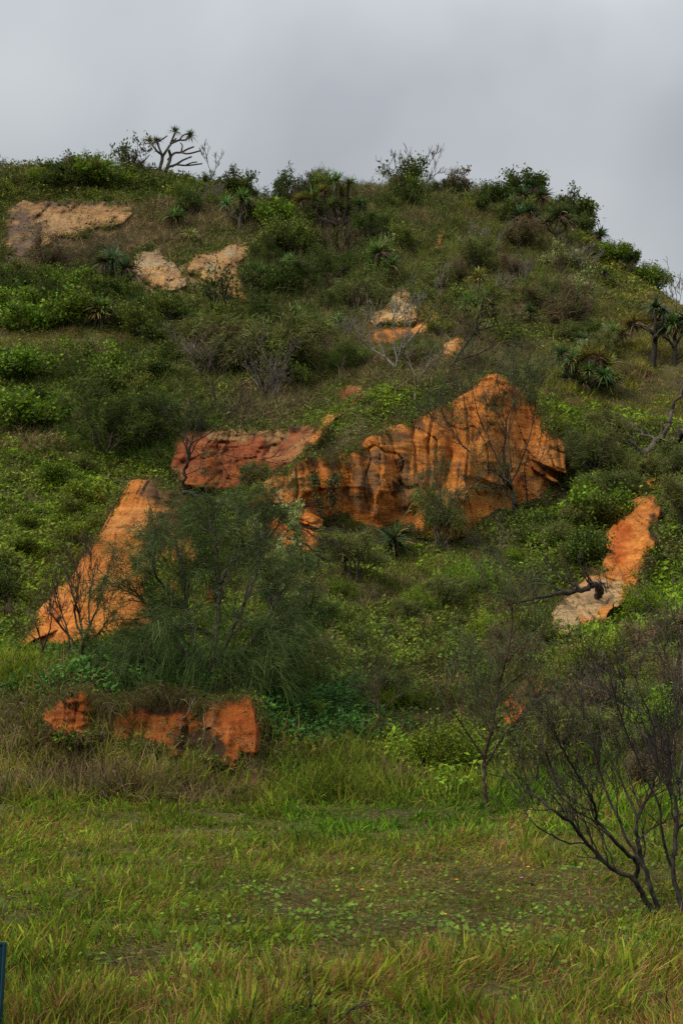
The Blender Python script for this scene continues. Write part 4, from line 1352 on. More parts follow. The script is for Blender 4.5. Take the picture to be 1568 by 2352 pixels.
SH = {}
SPEC = {'fine_green': ('fineleaf', G_BRIGHT + G_MID[:2], M_TWIG, 0.6), 'needle_dark': ('needle', G_DARK, M_BARK, 0.5), 'needle_grey': ('needle', G_GREY + G_MID[:1], M_BARK, 0.55), 'needle_brown': ('needle', BROWN + G_GREY[:1], M_TWIG, 0.6),
        'leafy_mid': ('leafy', G_MID, M_BARK, 0.55), 'leafy_dark': ('leafy', G_DARK + G_MID[2:3], M_DARK, 0.55), 'leafy_pale': ('leafy', [(0.16, 0.18, 0.065), (0.11, 0.14, 0.045), (0.2, 0.21, 0.09)], M_TWIG, 0.6),
        'dome_green': ('dome', G_BRIGHT + G_MID, M_BARK, 0.85), 'dome_dark': ('dome', G_DARK + G_MID[:1], M_BARK, 0.85), 'bare_brown': ('bare', BROWN, M_TWIG, 0.6),
        'bare_grey': ('bare', BROWN, M_PALE, 0.5), 'open_dark': ('open', G_DARK + BROWN[:1], M_DARK, 0.5)}
USED = set()
VAR = {}
sd = 100
for kn, (kk, cols, bk, wide) in SPEC.items():
    VAR[kn] = []
    for v in range(2):
        sd += 1
        VAR[kn].append(proto_shrub('shrub' if kk != 'bare' else 'bare_shrub', 'x', kk, cols, sd, bk, wide))


def place(kind, px, py, hpx, label, group=None, cat=None, sx=1.0, d=None, rz=None):
    p = at(px, py) if d is None else P3(px, py, d)
    h = hpx / FPX * p[1] * 1.02
    v = VAR[kind][int(rng.integers(0, 2))]
    rz = rng.uniform(0, 6.28) if rz is None else rz
    s = (h * sx, h * sx, h)
    p = np.array(p)
    p[2] -= 0.03
    if id(v) not in USED:
        USED.add(id(v))
        v.location = tuple(p)
        v.rotation_euler = (0, 0, rz)
        v.scale = s
        v['label'] = label
        if group:
            v['group'] = group
        return v
    return dup(v, p, rz, s, label, group, cat)


# shrubs one can tell apart
for a in [
    ('open_dark', 300, 400, 92, "dark open-crowned shrub on the ridge touching the tall bare-limbed screw pine", None, None, 1.0),
    ('leafy_mid', 212, 398, 46, "rounded olive shrub on the ridge, second bush left of the tall screw pine", None, None, 1.0),
    ('open_dark', 8, 396, 52, "small dark tree-like shrub on the ridge at the very left edge", None, None, 0.6),
    ('leafy_dark', 652, 472, 80, "round dark twiggy shrub in the dip of the ridge", None, None, 0.85),
    ('open_dark', 702, 462, 58, "small open shrub with sparse leaves right of the twiggy one in the ridge dip", None, None, 1.0),
    ('leafy_dark', 938, 448, 98, "wide dark tangled shrub on the ridge under bare twigs", None, None, 1.2),
    ('open_dark', 1052, 446, 74, "wind-swept sparse shrub leaning right on the ridge", None, None, 1.1),
    ('dome_dark', 1318, 512, 78, "dense dark glossy shrub at the right corner of the ridge", None, None, 1.0),
    ('leafy_dark', 1340, 540, 62, "dark leafy shrub hanging over the right shoulder of the ridge", None, None, 0.9),
    ('dome_green', 1490, 660, 46, "green rounded shrub at the foot of the right-hand skyline", None, None, 1.0),
    ('leafy_pale', 1330, 705, 88, "pale yellow-green flowering shrub above a brown thicket on the right slope", None, None, 0.9),
    ('needle_brown', 1300, 770, 120, "brown twiggy thicket under the pale flowering shrub", None, None, 1.0),
    ('dome_green', 620, 525, 60, "bright green rounded bush beside the tall-stemmed screw pine below the ridge dip", None, None, 1.1),
    ('dome_green', 160, 745, 70, "bright green leafy bush on the left slope above the straw-coloured band", None, None, 1.2),
    ('dome_dark', 560, 790, 62, "dark green rounded bush below the pair of small screw pines", None, None, 1.0),
    ('needle_dark', 240, 1040, 170, "large dark weeping shrub on the left slope above the pinnacle", None, None, 1.0),
    ('needle_dark', 330, 1035, 135, "dark weeping shrub close left of the recess, second from its edge", None, None, 1.0),
    ('needle_dark', 395, 1030, 110, "dark weeping shrub right at the left edge of the brick-red recess", None, None, 1.0),
    ('needle_grey', 640, 880, 150, "large grey-green feathery shrub in the middle of the slope above the recess", None, None, 1.1),
    ('bare_grey', 615, 925, 130, "grey bare-stemmed shrub above the brick-red recess", None, None, 0.8),
    ('needle_grey', 585, 1118, 58, "small feathery green shrub growing at the foot of the brick-red cliff", None, None, 1.0),
    ('needle_grey', 815, 1330, 110, "feathery green shrub in the gully right of the fallen branch", None, None, 1.0),
    ('needle_grey', 1010, 1265, 150, "thin feathery sapling in front of the middle of the big bluff", None, None, 0.6),
    ('fine_green', 700, 1640, 50, "bright ivy-green bush in the gully right of the jutting clay block", None, None, 1.3),
    ('fine_green', 990, 1780, 130, "light green leafy bush where the gully opens on the meadow", None, None, 1.0),
    ('fine_green', 1478, 1425, 80, "lime-green leafy bush at the foot of the landslip", None, None, 1.0),
    ('needle_grey', 1360, 1090, 110, "feathery dark shrub against the right end of the big bluff", None, None, 0.9),
    ('needle_grey', 1580, 1215, 130, "grey-green feathery shrub above the landslip at the right edge", None, None, 0.9),
    ('needle_grey', 1400, 1010, 70, "small feathery shrub left of the fallen grey trunk", None, None, 1.1),
    ('leafy_mid', 1060, 720, 80, "olive shrub around the thin stems above the small orange knob", None, None, 1.0),
    ('bare_grey', 1120, 590, 90, "grey leafless shrub on the upper right slope below the tooth of clay", None, None, 1.0),
    ('bare_grey', 1330, 620, 80, "grey leafless shrub under the screw pines at the right end of the ridge", None, None, 1.2),
    ('bare_brown', 780, 590, 100, "dark brown leafless thicket under the forked screw pine on the ridge", None, None, 1.0),
    ('needle_brown', 110, 640, 100, "dark brown thicket below the tan scarp on the left", None, None, 1.1),
    ('leafy_dark', 30, 705, 70, "dark green bush at the left edge below the brown bare ground", None, None, 1.2),
    ('leafy_dark', 440, 500, 70, "grey-dark leafy shrub right of the tan scarp, under the ridge", None, None, 1.0),
    ('open_dark', 515, 720, 110, "dark twiggy shrub in front of the golden sand face", None, None, 1.0),
    ('fine_green', 640, 1510, 120, "mid-green leafy bush at the right flank of the weeping bush", None, None, 0.8),
]:
    place(a[0], a[1], a[2], a[3], a[4], a[5], a[6], a[7])

# the rest of the scrub: kinds shared by region
FILL = [  # count, x0, x1, y0, y1, kinds, height range, label, group
    (12, 20, 340, 402, 440, ['leafy_mid', 'dome_dark', 'dome_dark', 'dome_green', 'needle_brown'], (30, 60), "low dense shrub of the left ridge hedge above the tan scarp", "shrubs along the left ridge"),
    (10, 400, 600, 420, 500, ['leafy_dark', 'dome_dark', 'leafy_mid', 'bare_grey'], (35, 65), "dark shrub on the ridge flank between the tall screw pine and the dip", "shrubs between the tall screw pine and the dip"),
    (18, 620, 1120, 440, 500, ['leafy_dark', 'needle_brown', 'bare_brown', 'leafy_mid', 'needle_dark'], (35, 70), "dark scrub bush just under the middle ridge", "scrub under the middle ridge"),
    (9, 1100, 1320, 450, 520, ['leafy_mid', 'dome_dark', 'leafy_dark'], (30, 60), "olive bush among the screw pines at the right end of the ridge", "bushes at the right end of the ridge"),
    (10, 1350, 1500, 560, 660, ['dome_green', 'leafy_mid', 'bare_brown', 'dome_dark'], (24, 45), "low bush along the right-hand skyline slope", "bushes along the right skyline"),
    (14, 20, 300, 620, 760, ['leafy_dark', 'dome_dark', 'dome_green', 'needle_dark', 'leafy_mid'], (40, 80), "leafy bush on the left slope around the lone screw pine", "bushes around the lone screw pine"),
    (16, 300, 600, 660, 800, ['leafy_dark', 'needle_dark', 'leafy_mid', 'bare_brown', 'dome_dark'], (40, 80), "dark bush below the pale sand faces", "bushes below the sand faces"),
    (24, 580, 860, 520, 740, ['needle_dark', 'needle_grey', 'leafy_dark', 'leafy_mid', 'bare_brown'], (45, 90), "dark bush of the thicket filling the middle of the upper slope", "thicket of the upper slope"),
    (22, 860, 1300, 540, 720, ['needle_brown', 'bare_grey', 'leafy_mid', 'bare_brown', 'leafy_pale', 'needle_grey'], (35, 75), "wiry brown or olive shrub on the dry upper right slope", "shrubs on the dry upper right slope"),
    (14, 1060, 1420, 720, 840, ['leafy_mid', 'leafy_pale', 'needle_brown', 'needle_grey'], (30, 60), "low olive shrub on the slope above the big bluff's peak", "shrubs above the bluff peak"),
    (24, 420, 860, 780, 900, ['needle_grey', 'needle_dark', 'bare_grey', 'leafy_mid', 'needle_brown'], (50, 105), "grey-green scrub bush in the belt above the recess", "scrub belt above the recess"),
    (12, 840, 1080, 780, 850, ['needle_grey', 'bare_grey', 'needle_brown', 'leafy_mid'], (40, 80), "greyish scrub bush above the grassy cap", "scrub above the grassy cap"),
    (18, 10, 380, 840, 1000, ['leafy_mid', 'dome_green', 'needle_dark', 'dome_dark'], (45, 90), "green bush on the broad left slope", "bushes on the broad left slope"),
    (10, 20, 240, 1080, 1300, ['dome_green', 'leafy_mid', 'dome_green'], (30, 55), "low bright bush in the creepers left of the pinnacle", "low bushes left of the pinnacle"),
    (5, -20, 60, 1330, 1430, ['needle_brown', 'leafy_dark', 'bare_brown'], (50, 90), "brownish bush at the left foot of the pinnacle", "bushes at the left foot of the pinnacle"),
    (14, 1220, 1420, 1120, 1300, ['leafy_mid', 'dome_dark', 'needle_grey', 'dome_green'], (40, 80), "bush in the hollow between the big bluff and the landslip", "bushes between bluff and landslip"),
    (16, 720, 1250, 1300, 1640, ['fine_green', 'leafy_mid', 'fine_green', 'needle_grey'], (40, 80), "weedy green bush on the floor of the gully", "bushes on the gully floor"),
    (30, 1160, 1600, 1480, 1860, ['needle_brown', 'needle_grey', 'fine_green', 'bare_brown', 'needle_dark'], (70, 140), "dark bush behind the black leafless foreground shrub", "bushes behind the leafless foreground shrub"),
    (7, 620, 760, 1440, 1620, ['needle_dark', 'leafy_dark', 'leafy_mid'], (60, 110), "dark bush at the right foot of the weeping bush", "bushes at the right foot of the weeping bush"),
    (8, 1420, 1600, 1060, 1180, ['leafy_mid', 'needle_grey', 'dome_green'], (50, 90), "bush on the right edge slope under the fallen trunk", "bushes under the fallen trunk"),
]
for (cnt, x0, x1, y0, y1, kinds, hr, lab, grp) in FILL:
    done = tries = 0
    while done < cnt and tries < cnt * 12:
        tries += 1
        x_, y_ = rng.uniform(x0, x1), rng.uniform(y0, y1)
        h_ = rng.uniform(*hr)
        xx = np.array([x_, x_, x_, x_ - h_ * 0.35, x_ + h_ * 0.35, x_ - h_ * 0.45, x_ + h_ * 0.45])
        yy = np.array([y_, y_ - h_ * 0.5, y_ - h_ * 0.95, y_ - h_ * 0.75, y_ - h_ * 0.75, y_ - h_ * 0.3, y_ - h_ * 0.3])
        if in_outcrop(xx, yy).any() or (abs(x_ - 368) < 34 and 390 < y_ < 452):
            continue
        place(kinds[int(rng.integers(0, len(kinds)))], x_, y_, h_, lab, grp, None, rng.uniform(0.9, 1.3))
        done += 1

# ------------------------------------------------------------------ screw pines (pandanus)
def crown_mesh(seed, inner, outer, n=80, lowdead=0.25, droop=(0.15, 0.55)):
    global rng
    keep_ = rng
    rng = np.random.default_rng(seed)
    mb = MB()
    z = rng.uniform(-0.25, 1.0, n) ** 1
    a = rng.uniform(0, 2 * math.pi, n)
    r = np.sqrt(np.clip(1 - z * z, 0, 1))
    D = np.stack([np.cos(a) * r, np.sin(a) * r, z], -1)
    P = D * 0.05 + np.array([0, 0, 0.0])
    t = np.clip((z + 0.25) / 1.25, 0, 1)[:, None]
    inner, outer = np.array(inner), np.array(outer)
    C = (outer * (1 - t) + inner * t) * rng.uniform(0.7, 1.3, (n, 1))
    old = (rng.random(n) < lowdead) & (z < 0.35)
    C = C * 1.25
    C = np.where(old[:, None], np.array((0.22, 0.15, 0.04)) * rng.uniform(0.7, 1.2, (n, 1)), C)
    side = unit(np.cross(D, np.array([0, 0, 1.0]) + rng.normal(size=(n, 3)) * 0.15))
    strips(mb, P, D + [0, 0, 0.18], rng.uniform(0.8, 1.15, n), 0.105, rng.uniform(droop[0], droop[1], n) + 0.12 * (1 - t[:, 0]), C * 0.7, C * 1.15, S=5, tipw=0.1, side=side, belly=0.12)
    me = mb.mesh('crown', M_STRAP, smooth=False)
    rng = keep_
    return me


def skirt_mesh(seed):
    global rng
    keep_ = rng
    rng = np.random.default_rng(seed)
    mb = MB()
    n = 34
    a = rng.uniform(0, 2 * math.pi, n)
    D = np.stack([np.cos(a), np.sin(a), rng.uniform(-0.9, 0.15, n)], -1)
    c = np.array([(0.17, 0.125, 0.085), (0.09, 0.06, 0.04), (0.21, 0.17, 0.125), (0.06, 0.042, 0.03)])[rng.integers(0, 4, n)]
    strips(mb, D * 0.05 - [0, 0, 0.06], D, rng.uniform(0.45, 0.9, n), 0.06, rng.uniform(0.5, 1.0, n), c, c * 0.85, S=4, tipw=0.2, belly=0.1)
    me = mb.mesh('dead_leaves', M_DEAD, smooth=False)
    rng = keep_
    return me


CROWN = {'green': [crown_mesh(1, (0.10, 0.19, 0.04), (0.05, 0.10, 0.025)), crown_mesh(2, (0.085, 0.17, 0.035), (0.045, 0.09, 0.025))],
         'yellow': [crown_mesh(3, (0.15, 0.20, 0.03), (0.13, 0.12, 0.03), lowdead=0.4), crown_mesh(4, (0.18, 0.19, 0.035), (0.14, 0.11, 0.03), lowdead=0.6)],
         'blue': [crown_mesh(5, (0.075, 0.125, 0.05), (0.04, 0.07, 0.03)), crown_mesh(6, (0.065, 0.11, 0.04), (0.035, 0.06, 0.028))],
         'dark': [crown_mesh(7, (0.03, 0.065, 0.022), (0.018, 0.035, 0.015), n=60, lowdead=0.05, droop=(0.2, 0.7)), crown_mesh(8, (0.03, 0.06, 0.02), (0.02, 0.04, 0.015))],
         'pale': [crown_mesh(9, (0.13, 0.20, 0.05), (0.07, 0.12, 0.03), n=90), crown_mesh(10, (0.12, 0.18, 0.045), (0.07, 0.11, 0.028), n=90)]}
SKIRT = [skirt_mesh(21), skirt_mesh(22)]


def screw_pine(label, gx_, gy_, crowns, cat='screw pine', group=None, d=None, trunk_r=0.07, fork=None, skirt=True, mat=None, bare=(), trunks=None):
    """crowns: (px, py, radius in picture units, kind) - each a tuft of strap leaves on its own limb"""
    b = np.array(at(gx_, gy_) if d is None else P3(gx_, gy_, d))
    D0 = b[1]
    px0, py0 = proj(b)
    t = thing('screw_pine', label, cat, b, 0, group)
    mb = MB()
    ends = []
    for (x_, y_, r_, k_) in crowns:
        dd_ = D0 + rng.normal() * r_ / FPX * D0 * 0.5
        ends.append((P3(x_, y_, dd_) - b, r_ / FPX * D0, k_))
    if trunks:
        for ln in trunks:
            W = P3([q[0] for q in ln[0]], [q[1] for q in ln[0]], D0 + np.concatenate([[0], rng.normal(size=len(ln[0]) - 1) * 0.25])) - b
            W[0, 2] = min(W[0, 2], 0) - 0.05 if ln[3] else W[0, 2]
            tube(mb, smooth_line(W, len(W) * 4), np.linspace(ln[1], ln[2], len(W) * 4), 7)
    elif len(ends) == 1:
        e = ends[0][0]
        tube(mb, smooth_line([np.array([0, 0, -0.1]), e * 0.5 + np.array([0.05 * e[2], 0, 0]), e], 8), np.linspace(trunk_r, trunk_r * 0.7, 8), 7)
    else:
        if fork is None:
            f = np.mean([e[0] for e in ends], 0) * 0.5
            f[2] = min(e[0][2] for e in ends) * 0.55
        else:
            f = P3(fork[0], fork[1], D0) - b
        tube(mb, smooth_line([np.array([0, 0, -0.1]), f * 0.5 + np.array([0.06, 0.02, 0]), f], 8), np.linspace(trunk_r * 1.15, trunk_r * 0.9, 8), 7)
        for e, r_, k_ in ends:
            mid = f * 0.45 + e * 0.55
            mid = mid + np.array([(e[0] - f[0]) * 0.2, 0, -abs(e[2] - f[2]) * 0.22])
            tube(mb, smooth_line([f, mid, e], 9), np.linspace(trunk_r * 0.8, trunk_r * 0.5, 9), 6)
    mb.build('trunk', mat or M_BARK, t)
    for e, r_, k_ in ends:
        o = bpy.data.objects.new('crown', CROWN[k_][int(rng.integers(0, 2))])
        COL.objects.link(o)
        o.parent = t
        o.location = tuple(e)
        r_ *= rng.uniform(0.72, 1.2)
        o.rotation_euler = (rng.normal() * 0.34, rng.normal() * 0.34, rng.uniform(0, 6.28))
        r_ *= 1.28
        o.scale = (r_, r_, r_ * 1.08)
        if skirt:
            s = bpy.data.objects.new('dead_leaves', SKIRT[int(rng.integers(0, 2))])
            COL.objects.link(s)
            s.parent = o
            s.location = (0, 0, -0.04)
            s.scale = (0.75, 0.75, 0.8)
            s.rotation_euler = (0, 0, rng.uniform(0, 6.28))
    return t


# the tall bare-limbed one on the skyline: two trunks, tufts at the top, many leafless limb ends
screw_pine("tall screw pine on the skyline with two leaning trunks, bare limbs and four small tufts", 366, 433,
           [(343, 324, 14, 'yellow'), (360, 324, 15, 'dark'), (402, 303, 21, 'blue'), (437, 312, 17, 'blue')], d=79.0, skirt=False,
           trunks=[([(360, 440), (362, 415), (368, 385), (373, 365), (372, 355)], .13, .10, True), ([(372, 355), (362, 348), (354, 338), (345, 328)], .08, .05, False),
                   ([(372, 355), (366, 340), (360, 326)], .07, .05, False), ([(373, 360), (383, 345), (392, 330), (402, 306)], .09, .06, False), ([(388, 338), (398, 325), (405, 318)], .06, .05, False),
                   ([(360, 328), (370, 322), (384, 312)], .05, .04, False), ([(392, 330), (412, 322), (424, 322), (437, 314)], .07, .05, False), ([(412, 322), (420, 312), (428, 308)], .05, .04, False),
                   ([(374, 436), (378, 410), (384, 385), (392, 362), (388, 345)], .13, .09, True), ([(386, 368), (400, 352), (416, 350), (430, 343), (445, 337)], .08, .05, False),
                   ([(416, 350), (432, 353), (461, 346)], .06, .05, False), ([(416, 350), (419, 335), (415, 328)], .05, .04, False), ([(386, 384), (404, 378), (420, 368), (440, 360)], .08, .05, False),
                   ([(404, 378), (430, 380), (464, 376)], .06, .045, False), ([(425, 380), (440, 374), (452, 372)], .045, .04, False), ([(354, 338), (349, 330), (340, 330)], .05, .04, False)])
screw_pine("lone fresh green screw pine with straw-pale dead leaves hanging on the left slope", 231, 757, [(231, 712, 42, 'pale'), (230, 722, 30, 'yellow')], trunk_r=.08)
screw_pine("large dark blue-green screw pine left of the cream sand face", 268, 640, [(258, 598, 42, 'blue'), (290, 615, 36, 'blue'), (238, 600, 30, 'blue')])
screw_pine("small yellow-green screw pine tuft left of the dark blue-green one", 205, 646, [(204, 626, 20, 'pale')])
screw_pine("screw pine with a fan of blue-green leaves just right of the tan scarp", 396, 530, [(397, 502, 28, 'green'), (408, 495, 22, 'blue')])
screw_pine("small bright yellow screw pine below the fan-leaved one", 436, 562, [(436, 541, 23, 'yellow'), (447, 556, 14, 'yellow')])
screw_pine("dark green screw pine on a tall stem in front of the ridge dip", 548, 528, [(557, 458, 38, 'green'), (520, 470, 26, 'green'), (572, 480, 26, 'blue'), (545, 488, 20, 'dark')], fork=(550, 505), trunk_r=.12)
screw_pine("broad green screw pine right of the golden sand face", 608, 672, [(602, 640, 36, 'green'), (640, 634, 30, 'green'), (622, 648, 28, 'green')])
screw_pine("light green screw pine on the slope above the broad green one", 660, 628, [(668, 600, 30, 'green'), (650, 612, 26, 'pale')])
screw_pine("left one of the pair of spiky screw pines in the middle of the left slope", 424, 752, [(422, 724, 30, 'green')])
screw_pine("right one of the pair of spiky screw pines, with brown dead leaves below", 486, 756, [(488, 722, 32, 'pale'), (478, 730, 22, 'yellow')])
screw_pine("pale blue-green screw pine below the golden sand face", 596, 738, [(596, 706, 30, 'blue')])
screw_pine("large pale-leaved screw pine clump on the mid slope", 705, 775, [(690, 735, 36, 'pale'), (725, 752, 36, 'green'), (700, 760, 28, 'pale')])
screw_pine("olive screw pine right beside the large pale-leaved clump", 775, 770, [(775, 740, 34, 'green'), (748, 752, 22, 'yellow')])
screw_pine("big green screw pine clump high in the middle of the hill", 872, 640, [(872, 580, 36, 'green'), (848, 602, 24, 'green'), (898, 608, 28, 'green'), (870, 612, 30, 'yellow')])
screw_pine("wide forked screw pine standing on the middle of the ridge", 790, 540,
           [(770, 418, 26, 'green'), (800, 420, 26, 'green'), (740, 440, 26, 'yellow'), (715, 458, 26, 'green'), (765, 472, 26, 'green'), (800, 482, 30, 'yellow'), (828, 470, 26, 'green'), (690, 460, 18, 'yellow'), (785, 445, 22, 'yellow')],
           fork=(780, 515), trunk_r=.13, mat=M_DARK)
screw_pine("highest screw pine of the cluster at the right end of the ridge", 1222, 520, [(1222, 432, 34, 'dark'), (1200, 448, 24, 'blue'), (1245, 452, 24, 'blue')], trunk_r=.1)
screw_pine("blue-grey screw pine at the left of the ridge's right-end cluster", 1190, 535, [(1178, 470, 34, 'blue'), (1215, 485, 34, 'blue'), (1190, 495, 28, 'blue'), (1230, 500, 28, 'blue')], trunk_r=.1)
screw_pine("green screw pine at the right of the ridge's right-end cluster", 1270, 560, [(1285, 495, 36, 'blue'), (1300, 508, 30, 'green'), (1255, 510, 28, 'blue')], trunk_r=.1)
screw_pine("screw pine hanging low on the right shoulder of the ridge", 1372, 560, [(1374, 540, 24, 'blue')])
screw_pine("slim grey screw pine right of the pale flowering shrub", 1388, 650, [(1387, 628, 24, 'blue')])
screw_pine("slender screw pine with yellow dead leaves above the big bluff", 1098, 760, [(1100, 640, 34, 'yellow'), (1108, 690, 36, 'green'), (1075, 700, 26, 'green'), (1130, 700, 24, 'green')], fork=(1098, 735), trunk_r=.06)
screw_pine("small dark tuft of a screw pine on the dry slope, right of the slender one", 1216, 740, [(1216, 715, 20, 'blue')], skirt=False)
screw_pine("dark broad-bladed screw pine growing at the foot of the big bluff", 910, 1288, [(910, 1240, 52, 'dark'), (908, 1250, 40, 'dark')], trunk_r=.1, skirt=False)
# right side
screw_pine("dark-trunked screw pine tree at the right edge of the hill with spreading forks", 1496, 842,
           [(1456, 742, 30, 'yellow'), (1448, 748, 22, 'dark'), (1502, 706, 34, 'dark'), (1520, 722, 28, 'blue'), (1505, 740, 28, 'yellow'), (1542, 745, 34, 'green'), (1525, 760, 26, 'dark')], trunk_r=.1, mat=M_DARK,
           trunks=[([(1496, 846), (1500, 815), (1503, 785), (1505, 772)], .13, .1, True), ([(1505, 772), (1490, 758), (1472, 750), (1458, 748)], .09, .05, False), ([(1505, 772), (1504, 740), (1502, 715)], .08, .05, False),
                   ([(1505, 772), (1520, 758), (1540, 752)], .09, .05, False), ([(1512, 764), (1518, 740), (1520, 725)], .06, .05, False)])
screw_pine("slim dark screw pine tree at the very right edge with a forked trunk", 1550, 838,
           [(1575, 735, 32, 'dark'), (1592, 760, 32, 'green'), (1552, 752, 24, 'dark')], mat=M_DARK,
           trunks=[([(1550, 842), (1548, 815), (1549, 790), (1548, 765), (1552, 752)], .10, .06, True), ([(1548, 805), (1538, 785), (1522, 772)], .05, .04, False), ([(1550, 795), (1562, 770), (1572, 740)], .06, .05, False), ([(1553, 825), (1575, 808), (1590, 780)], .06, .04, False)])
screw_pine("twisted low screw pine with two green heads left of the dark-trunked tree", 1385, 800,
           [(1330, 778, 36, 'pale'), (1350, 785, 30, 'blue'), (1375, 780, 22, 'yellow'), (1403, 762, 30, 'pale'), (1428, 765, 26, 'yellow')], trunk_r=.07,
           trunks=[([(1388, 812), (1402, 802), (1412, 788), (1404, 770)], .07, .05, True), ([(1400, 800), (1390, 785), (1378, 782)], .05, .04, False), ([(1412, 788), (1424, 778), (1428, 768)], .05, .04, False), ([(1350, 812), (1335, 808), (1328, 795), (1330, 782)], .06, .05, True)])
screw_pine("sprawling yellow-green screw pine thicket on the right slope", 1350, 895,
           [(1310, 830, 30, 'green'), (1345, 822, 32, 'yellow'), (1375, 820, 30, 'yellow'), (1395, 838, 26, 'yellow'), (1320, 858, 30, 'blue'), (1350, 855, 34, 'green'), (1385, 862, 30, 'green'), (1340, 880, 28, 'dark'), (1400, 880, 30, 'dark'), (1372, 838, 26, 'yellow'), (1300, 870, 26, 'blue'), (1290, 812, 22, 'blue'), (1412, 868, 20, 'yellow')],
           fork=(1350, 888), trunk_r=.07, mat=M_DARK)
screw_pine("pale grassy-leaved screw pine tuft on the right edge, above the fallen trunk", 1390, 960, [(1392, 935, 16, 'yellow')], skirt=False)

# ------------------------------------------------------------------ trees and bare shrubs read off the photograph
def tree(name, label, cat, gx_, gy_, lines, mat, d=None, foliage=None, **kw):
    b = np.array(at(gx_, gy_) if d is None else P3(gx_, gy_, d))
    if d is not None:
        b[2] = gz(b[0], b[1])
    t = thing(name, label, cat, b)
    tips = []
    mbt = MB()
    kw.setdefault('depth', 0.012 * b[1])
    stems(mbt, b, lines, b[1], tips, **kw)
    mbt.build('branches', mat, t)
    if foliage:
        mf = MB()
        foliage(mf, tips)
        mf.build('foliage', M_FINE, t, smooth=False)
    return t


# big leafless dark shrub in the right foreground
DF = float(hitd(1510, 2112)[0])
tree('leafless_shrub', "large black leafless shrub with many slanting stems in the right foreground", 'shrub', 1515, 2112, [
    ([(1506, 2108), (1474, 2056), (1455, 2022), (1414, 2000), (1374, 1966), (1334, 1922), (1312, 1888), (1262, 1856), (1222, 1822), (1202, 1790)], 0.0231, 0.0056, -0.3),
    ([(1455, 2022), (1462, 1982), (1434, 1956), (1400, 1922), (1368, 1876), (1358, 1830), (1332, 1790), (1290, 1720), (1268, 1660)], 0.0187, 0.0056, -0.9),
    ([(1528, 2124), (1500, 2056), (1478, 1992), (1464, 1932), (1462, 1880), (1494, 1820), (1506, 1760), (1500, 1680), (1470, 1590)], 0.022, 0.0063, 0.4),
    ([(1478, 1992), (1440, 1930), (1410, 1860), (1380, 1790), (1360, 1700), (1338, 1620)], 0.0143, 0.0049, 0.3),
    ([(1350, 1935), (1302, 1936), (1262, 1916), (1222, 1890), (1202, 1855)], 0.0077, 0.0035, -0.2),
    ([(1345, 1868), (1283, 1863), (1207, 1858)], 0.0066, 0.0035, 0.1),
    ([(1566, 2092), (1544, 2000), (1552, 1916), (1550, 1840), (1534, 1790), (1540, 1700), (1556, 1600), (1560, 1500)], 0.0198, 0.0063, 0.5),
    ([(1540, 1990), (1520, 1920), (1512, 1850), (1470, 1760), (1430, 1660), (1400, 1560)], 0.0121, 0.0042, -0.5),
    ([(1462, 1880), (1430, 1800), (1390, 1720), (1376, 1640)], 0.0099, 0.0042, 0.5),
    ([(1552, 1916), (1590, 1850), (1600, 1760)], 0.0121, 0.007, 0),
    ([(1464, 1932), (1500, 1900), (1540, 1880), (1590, 1862)], 0.0066, 0.0042, 0.2),
    ([(1414, 2000), (1390, 1940), (1372, 1905), (1300, 1860)], 0.0066, 0.0042, 0.2),
], M_DARK, d=DF, twigs=(2, 3), Lt=0.40, per=0.13, kids=3, spread=0.55, up=0.16, minr=0.0022, depth=0.10)
tree('leafless_shrub', "greyish weathered leafless shrub behind the black one at the right edge", 'shrub', 1580, 1900, [
    ([(1580, 1900), (1560, 1800), (1530, 1720), (1509, 1668), (1480, 1640), (1440, 1620), (1390, 1590), (1333, 1572)], 0.01925, 0.0056, 0),
    ([(1530, 1720), (1480, 1690), (1420, 1650), (1370, 1620)], 0.0099, 0.0042, 0),
    ([(1560, 1800), (1570, 1700), (1568, 1600), (1562, 1480), (1540, 1400)], 0.0165, 0.0049, 0),
    ([(1568, 1600), (1530, 1540), (1500, 1470)], 0.0088, 0.0042, 0),
    ([(1540, 1760), (1500, 1740), (1470, 1730)], 0.011, 0.007, 0),
], M_BARK, d=float(hitd(1560, 1900)[0]) + 1.0, twigs=(2, 3), Lt=0.5, per=0.2, kids=3, spread=0.6, minr=0.0025)
GN = [(0.035, 0.058, 0.022), (0.05, 0.07, 0.028), (0.042, 0.06, 0.02)]
# tree before the big bluff
tree('bare_tree', "thin-crowned tree with bare spreading branches in front of the big orange bluff", 'tree', 1180, 1186, [
    ([(1181, 1190), (1178, 1150), (1170, 1117), (1168, 1105)], 0.072, 0.0595, 0),
    ([(1168, 1105), (1132, 1082), (1092, 1047), (1062, 1022), (1022, 967)], 0.036, 0.0126, -0.5),
    ([(1150, 1075), (1127, 1022), (1108, 980), (1092, 932), (1082, 881)], 0.03, 0.0098, 0.5),
    ([(1168, 1108), (1157, 1050), (1160, 1000), (1165, 955), (1192, 906), (1210, 880)], 0.036, 0.0098, -0.3),
    ([(1170, 1110), (1188, 1080), (1206, 1030), (1222, 980), (1232, 905)], 0.033, 0.0098, 0.4),
    ([(1176, 1085), (1168, 1020), (1172, 960), (1185, 920)], 0.024, 0.0084, 0.8),
    ([(1206, 1030), (1232, 1050), (1240, 1000)], 0.015, 0.007, 0.2),
    ([(1062, 1022), (1030, 1010), (1008, 985)], 0.012, 0.007, 0),
], M_DARK, twigs=(2, 3), Lt=1.25, per=0.4, kids=3, spread=0.55, up=0.14, minr=0.005, foliage=lambda m, t: needles(m, t[::4], 6, 0.42, 0.012, GN, 0.5, 0.1, 0.1))
